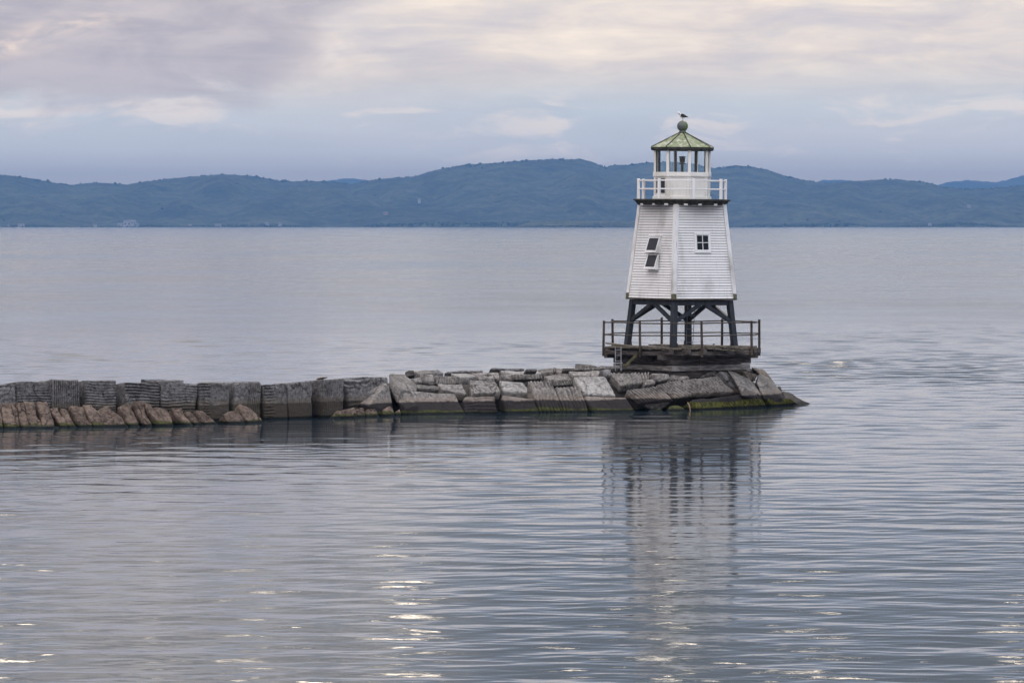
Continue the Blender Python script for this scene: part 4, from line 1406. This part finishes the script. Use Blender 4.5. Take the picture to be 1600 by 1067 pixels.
# two dark panels hinged at the top and swung out, one above the other
fl = face(3, z_(388))
o, u, up, n = fl
mb = MB()
fbox(mb, fl, -.36, .55, .50, .57, .0, .09)            # weathered head board
fbox(mb, fl, .42, .50, -.22, .495, .0, .065)
fbox(mb, fl, -.36, -.28, -.22, .495, .0, .06)
fbox(mb, fl, -.36, .50, -.262, -.225, .0, .07)
pw = mb.build('panel_surround', M['trim'], lt, .005)
for (cv0, hh, sw, outb) in ((.46, .68, .80, .17), (-.27, .66, .78, .17)):
    # hinged frame: top edge at the wall, bottom edge outb metres out
    top = o + up * cv0 + n * .085
    bot = o + up * (cv0 - hh) + n * (.085 + outb)
    vdir = (bot - top).normalized()
    nn = u.cross(-vdir).normalized()
    L_ = (bot - top).length
    cc = .10
    mb = MB()
    fw = .065
    th = .035
    def pb(mb, u0, u1, l0, l1, a, b):
        mb.box(top + u * (cc + (u0 + u1) / 2) + vdir * (l0 + l1) / 2 + nn * (a + b) / 2, u * (u1 - u0) / 2, vdir * (l1 - l0) / 2, nn * (b - a) / 2)
    pb(mb, -sw / 2, -sw / 2 + fw, 0, L_, -th, th); pb(mb, sw / 2 - fw, sw / 2, 0, L_, -th, th)
    pb(mb, -sw / 2 + fw, sw / 2 - fw, 0, fw * .8, -th, th); pb(mb, -sw / 2 + fw, sw / 2 - fw, L_ - fw * 1.6, L_, -th, th)
    tp = mb.build('hinged_panel', M['trim'], lt, .004)
    mb = MB(); pb(mb, -sw / 2 + fw, sw / 2 - fw, fw * .8, L_ - fw * 1.6, -.012, .018); mb.build('dark_pane', M['panel'], tp)
    mb = MB()
    for sgn in (-1, 1):
        e = u * (cc + sgn * (sw / 2 - .02))
        t3 = [top + e, bot - nn * th + e, o + up * (cv0 - hh) + n * .04 + e]
        d_ = u * .012
        mb.add([p_ - d_ for p_ in t3] + [p_ + d_ for p_ in t3], [(0, 1, 2), (5, 4, 3), (0, 3, 4, 1), (1, 4, 5, 2), (2, 5, 3, 0)])
    mb.build('side_cheek', M['trim'], tp)

# gallery
zg = z_(311.6)
def ring8(R_, z): return [(R_ * math.cos(a), R_ * math.sin(a), z) for a in R8]
def slab8(mb, R0, z0, R1, z1):
    vs = ring8(R0, z0) + ring8(R1, z1)
    mb.add(vs, [(i, (i + 1) % 8, 8 + (i + 1) % 8, 8 + i) for i in range(8)] + [tuple(range(7, -1, -1)), tuple(range(8, 16))])
Rg = 2.15
mb = MB(); slab8(mb, Rg, zg - .07, Rg, zg); mb.build('gallery_deck', M['fascia'], lt, .006)
mb = MB(); slab8(mb, Rg - .2, zg - .25, Rg - .06, zg - .072); mb.build('gallery_soffit', M['fascia'], lt, .006)  # dark beams; the colour also paints the shadow gaps between the white brackets
for i in range(8):
    a = R8[i] + math.pi / 8
    for s in (-.42, .42):
        mb = MB()
        d = Vector((math.cos(a), math.sin(a), 0)); e = Vector((-d.y, d.x, 0))
        rI = 1.25
        rO = Rg * math.cos(math.pi / 8) - .14
        mb.box(d * (rI + rO) / 2 + e * s + Vector((0, 0, zg - .175)), d * (rO - rI) / 2 + Vector((0, 0, .0)), e * .085, (0, 0, .09))
        mb.build('bracket', M['trim'], lt, .008)
# gallery railing
Rp = 1.925
zr = z_(279.8)
for a in R8:
    mb = MB()
    d = Vector((math.cos(a), math.sin(a), 0)); e = Vector((-d.y, d.x, 0))
    mb.box(d * Rp + Vector((0, 0, (zg + zr) / 2)), d * .055, e * .055, (0, 0, (zr - zg) / 2 - .002))
    mb.build('gallery_post', M['rail'], lt, .008)
for i in range(8):
    a0, a1 = R8[i], R8[(i + 1) % 8]
    A_, B_ = Vector((math.cos(a0), math.sin(a0), 0)) * Rp, Vector((math.cos(a1), math.sin(a1), 0)) * Rp
    dd = (B_ - A_).normalized() * .057
    for zz in (z_(282.6), z_(295.8)):
        mb = MB(); mb.bar(A_ + dd + Vector((0, 0, zz)), B_ - dd + Vector((0, 0, zz)), .045, .055); mb.build('gallery_rail', M['rail'], lt, .006)

# lantern
Rw = 1.27
z0_, z1_ = zg + .002, z_(274.5)
zc0, zc1 = z_(269.5), z_(236)
mb = MB(); slab8(mb, Rw - .05, z0_, Rw - .05, z1_); lw_ = mb.build('lantern_wall', M['lantern'], lt)
mb = MB()
slab8(mb, Rw + .035, z0_, Rw + .03, z0_ + .12)
slab8(mb, Rw + .02, z1_ - .06, Rw + .02, zc0)
mb.build('band', M['lantern'], lw_, .006)
for a in R8:
    mb = MB()
    for s in (-1, 1):
        b = a + s * math.pi / 8
        n_ = Vector((math.cos(b), math.sin(b), 0)); v = Vector((math.cos(a), math.sin(a), 0)) * (Rw - .05)
        t_ = Vector((-n_.y, n_.x, 0)) * (-s)
        # strip runs from the corner along this face
        c_ = v + (Vector((-n_.y, n_.x, 0)) * s) * .075 + n_ * .016
        mb.box(c_ + Vector((0, 0, (z0_ + z1_) / 2 + .03)), Vector((-n_.y, n_.x, 0)) * .078, n_ * .015, (0, 0, (z1_ - z0_) / 2 - .092))
    st_ = mb.build('corner_strip', M['lantern'], lw_)
    mb = MB()
    for s in (-1, 1):
        b = a + s * math.pi / 8
        n_ = Vector((math.cos(b), math.sin(b), 0)); v = Vector((math.cos(a), math.sin(a), 0)) * (Rw - .05)
        for k in range(7):
            q = v + (Vector((-n_.y, n_.x, 0)) * s) * .105 + n_ * .031 + Vector((0, 0, z0_ + .17 + k * .115))
            mb.tube(q, q + n_ * .012, .012, .008, 6)
    mb.build('rivet', M['iron'], lw_)
# rivets along the band, dark hatch in the left front side
mb = MB()
for i in range(8):
    b = R8[i] + math.pi / 8
    n_ = Vector((math.cos(b), math.sin(b), 0)); tv_ = Vector((-n_.y, n_.x, 0))
    for k in range(7):
        q = n_ * ((Rw + .02) * math.cos(math.pi / 8) + .001) + tv_ * (-.39 + k * .13) + Vector((0, 0, z1_ - .03))
        mb.tube(q, q + n_ * .012, .012, .008, 6)
mb.build('band_rivet', M['iron'], lw_)
b = math.radians(180)                      # local direction of the side that shows left of centre
bw = min((R8[i] + math.pi / 8 for i in range(8)), key=lambda t: abs(math.atan2(math.sin(t + ROT - math.radians(-90 - 53.5)), math.cos(t + ROT - math.radians(-90 - 53.5)))))
n_ = Vector((math.cos(bw), math.sin(bw), 0)); tv_ = Vector((-n_.y, n_.x, 0))
r_ = (Rw - .05) * math.cos(math.pi / 8)
mb = MB()
mb.box(n_ * (r_ + .008) + Vector((0, 0, (z_(302) + z_(279.6)) / 2)), tv_ * .315, n_ * .012, (0, 0, (z_(279.6) - z_(302)) / 2))
mb.build('hatch', M['panel'], lt, .003)
# mullions and panes
Rm_ = Rw - .03
for a in R8:
    d = Vector((math.cos(a), math.sin(a), 0)); e = Vector((-d.y, d.x, 0))
    mb = MB(); mb.box(d * (Rm_ - .03) + Vector((0, 0, (zc0 + zc1) / 2)), d * .035, e * .06, (0, 0, (zc1 - zc0) / 2 - .001)); mo = mb.build('mullion', M['lantern'], lt, .006)
    mb = MB(); mb.box(d * (Rm_ - .095) + Vector((0, 0, (zc0 + zc1) / 2)), d * .029, e * .05, (0, 0, (zc1 - zc0) / 2 - .003)); mb.build('mullion_shade', M['mull_in'], mo)  # dark strip paints the shade on the inside of each white mullion
for i in range(8):
    a0, a1 = R8[i], R8[(i + 1) % 8]
    r_ = Rm_ - .04
    A_, B_ = Vector((r_ * math.cos(a0), r_ * math.sin(a0), 0)), Vector((r_ * math.cos(a1), r_ * math.sin(a1), 0))
    dd = (B_ - A_).normalized() * .065
    mb = MB(); mb.bar(A_ + dd + Vector((0, 0, (zc0 + zc1) / 2)), B_ - dd + Vector((0, 0, (zc0 + zc1) / 2)), .008, zc1 - zc0 - .004); mb.build('glass_pane', M['glass'], lt)
mb = MB(); slab8(mb, Rm_ - .1, zc0 - .03, Rm_ - .1, zc0 + .004); mb.build('lantern_floor', M['mull_in'], lt)
mb = MB()
mb.lathe([(.055, zc0), (.055, z_(256.6)), (.0551, z_(256.5))], 12)
stand = mb.build('beacon_stand', M['dark'], lt)
mb = MB()
mb.lathe([(.155, z_(256.5)), (.155, z_(255.5)), (.09, z_(255)), (.09, z_(253.5)), (.115, z_(253)), (.125, z_(246.5)), (.145, z_(246.2)), (.145, z_(245)), (.1, z_(244.6))], 16)
mb.build('beacon', M['dark'], stand)
# roof
Re = 1.385
ze0, ze1, zap = z_(236), z_(230.6), z_(207.6)
mb = MB(); slab8(mb, Re - .05, ze0, Re, ze0 + .03); slab8(mb, Re, ze0 + .031, Re + .012, ze1); mb.build('eave_fascia', M['fascia'], lt, .006)
mb = MB()
rtop = .13
vs = ring8(Re, ze1 + .002) + ring8(rtop, zap)
mb.add(vs, [(i, (i + 1) % 8, 8 + (i + 1) % 8, 8 + i) for i in range(8)] + [tuple(range(7, -1, -1)), tuple(range(8, 16))])
rf = mb.build('roof', M['roof'], lt)
for a in R8:
    d = Vector((math.cos(a), math.sin(a), 0))
    mb = MB(); mb.bar(d * (Re + .0) + Vector((0, 0, ze1 + .012)), d * rtop + Vector((0, 0, zap + .012)), .04, .035); mb.build('roof_rib', M['fascia'], rf, .006)
zball = z_(197.5)
rb = 8.6 * K
prof = [(.155, zap - .03), (.15, zap + .03), (.135, zap + .08), (.14, zap + .12)]
for k in range(15):
    t = -1.0 + (math.pi / 2 + 1.0) * k / 14
    prof.append((max(.012, rb * math.cos(t)), zball + rb * math.sin(t)))
mb = MB(); mb.lathe([(r, z - zball) for r, z in prof], 28)
fin = mb.build('ball_finial', M['ball'], lt, smooth=True)
fin.location = (0, 0, zball)

# ------------------------------------------------------------------ gulls
def loft(rings, n=12):
    """closed body through (x, z, half-width, half-height) rings"""
    vs, fs = [], []
    for (x, z, a, b) in rings:
        for i in range(n):
            t = 2 * math.pi * i / n
            vs.append((x, a * math.cos(t), z + b * math.sin(t)))
    for j in range(len(rings) - 1):
        for i in range(n):
            k = (i + 1) % n
            fs.append((j * n + i, (j + 1) * n + i, (j + 1) * n + k, j * n + k))
    fs.append(tuple(range(n)))
    fs.append(tuple((len(rings) - 1) * n + i for i in range(n - 1, -1, -1)))
    return vs, fs


def gull(loc, rz, sc, label, dark, leg=1.0):
    """stands facing -x before rotation; about 0.45 m from bill to tail at scale 1"""
    r = empty('gull', loc, (0, 0, rz))
    r.scale = (sc, sc, sc)
    tag(r, label, 'gull')
    hz = .125 * leg
    mb = MB()
    # one skin from the face down the neck, along the trunk to the tail root
    rings = [(-.190, hz + .182, .004, .004), (-.183, hz + .184, .024, .025), (-.162, hz + .190, .037, .040), (-.138, hz + .187, .041, .045), (-.118, hz + .165, .042, .050), (-.105, hz + .135, .042, .056),
             (-.085, hz + .105, .056, .070), (-.045, hz + .085, .068, .074), (.0, hz + .075, .070, .070), (.05, hz + .068, .060, .058), (.10, hz + .060, .042, .040), (.145, hz + .052, .026, .022), (.18, hz + .048, .016, .010), (.19, hz + .047, .004, .003)]
    v, f = loft(rings, 14)
    mb.add(v, f)
    body = mb.build('body', M['gull_white'], r, smooth=True)
    for s in (-1, 1):
        mb = MB()
        v, f = loft([(-.095, hz + .110, .004, .010), (-.075, hz + .108, .018, .050), (-.03, hz + .098, .024, .066), (.03, hz + .084, .023, .060), (.09, hz + .066, .018, .040), (.15, hz + .050, .011, .020), (.215, hz + .040, .006, .009), (.25, hz + .037, .002, .003)], 10)
        mb.add([(x, y * 1.0 + s * (.052 - max(0, x) * .20), z) for x, y, z in v], f)
        mb.build('wing', M['gull_dark'] if dark else M['mull_in'], body, smooth=True)
        mb = MB(); mb.tube((-.158, s * .027, hz + .195), (-.158, s * .0335, hz + .1955), .005, .003, 8); mb.build('eye', M['gull_dark'], body)
        mb = MB()
        mb.tube((-.005, s * .026, hz + .03), (.004, s * .026, hz * .5), .010, .007, 7); mb.tube((.004, s * .026, hz * .5), (-.004, s * .026, .006), .007, .006, 7)
        for aa in (-.5, 0, .5):
            mb.tube((-.004, s * .026, .006), (-.05 * math.cos(aa), s * .026 + .05 * math.sin(aa), .004), .006, .003, 6)
        mb.build('leg', M['gleg'], r)
    mb = MB(); mb.box((.20, 0, hz + .045), (.055, 0, -.004), (0, .028, 0), (0, 0, .007)); mb.build('tail', M['gull_white'] if dark else M['gull_white'], body, .004)
    mb = MB(); mb.tube((-.170, 0, hz + .182), (-.205, 0, hz + .177), .011, .008, 8); mb.tube((-.205, 0, hz + .177), (-.222, 0, hz + .168), .008, .002, 8); mb.build('beak', M['beak'], body)
    return r


S.view_layers[0].update()
topw = lt.matrix_basis @ Vector((0, 0, zball + rb))
gull((topw.x + .01, topw.y, topw.z - .006), math.radians(12), 1.2, 'black backed gull perched on the ball on top of the lighthouse', True, .75)
gull(at(1115.2, 541.2, 205.2), math.radians(-150), .42, 'small grey bird standing on the plank deck between railing posts', False)

# ------------------------------------------------------------------ air
hm = bpy.data.materials.new('haze')
hm.use_nodes = True
ht = NT(hm.node_tree)
ht.n.clear()
ho = ht.new('ShaderNodeOutputMaterial')
pv = ht.new('ShaderNodeVolumePrincipled')
pv.inputs['Color'].default_value = (.163, .375, .78, 1)
pv.inputs['Density'].default_value = 4.5e-5
pv.inputs['Anisotropy'].default_value = 0.0
ht.l.new(pv.outputs[0], ho.inputs['Volume'])
mb = MB()
mb.abox(-10000, 10000, -400, 27300, -3.5, 300)
hz_o = mb.build('haze', hm)
tag(hz_o, kind='stuff')
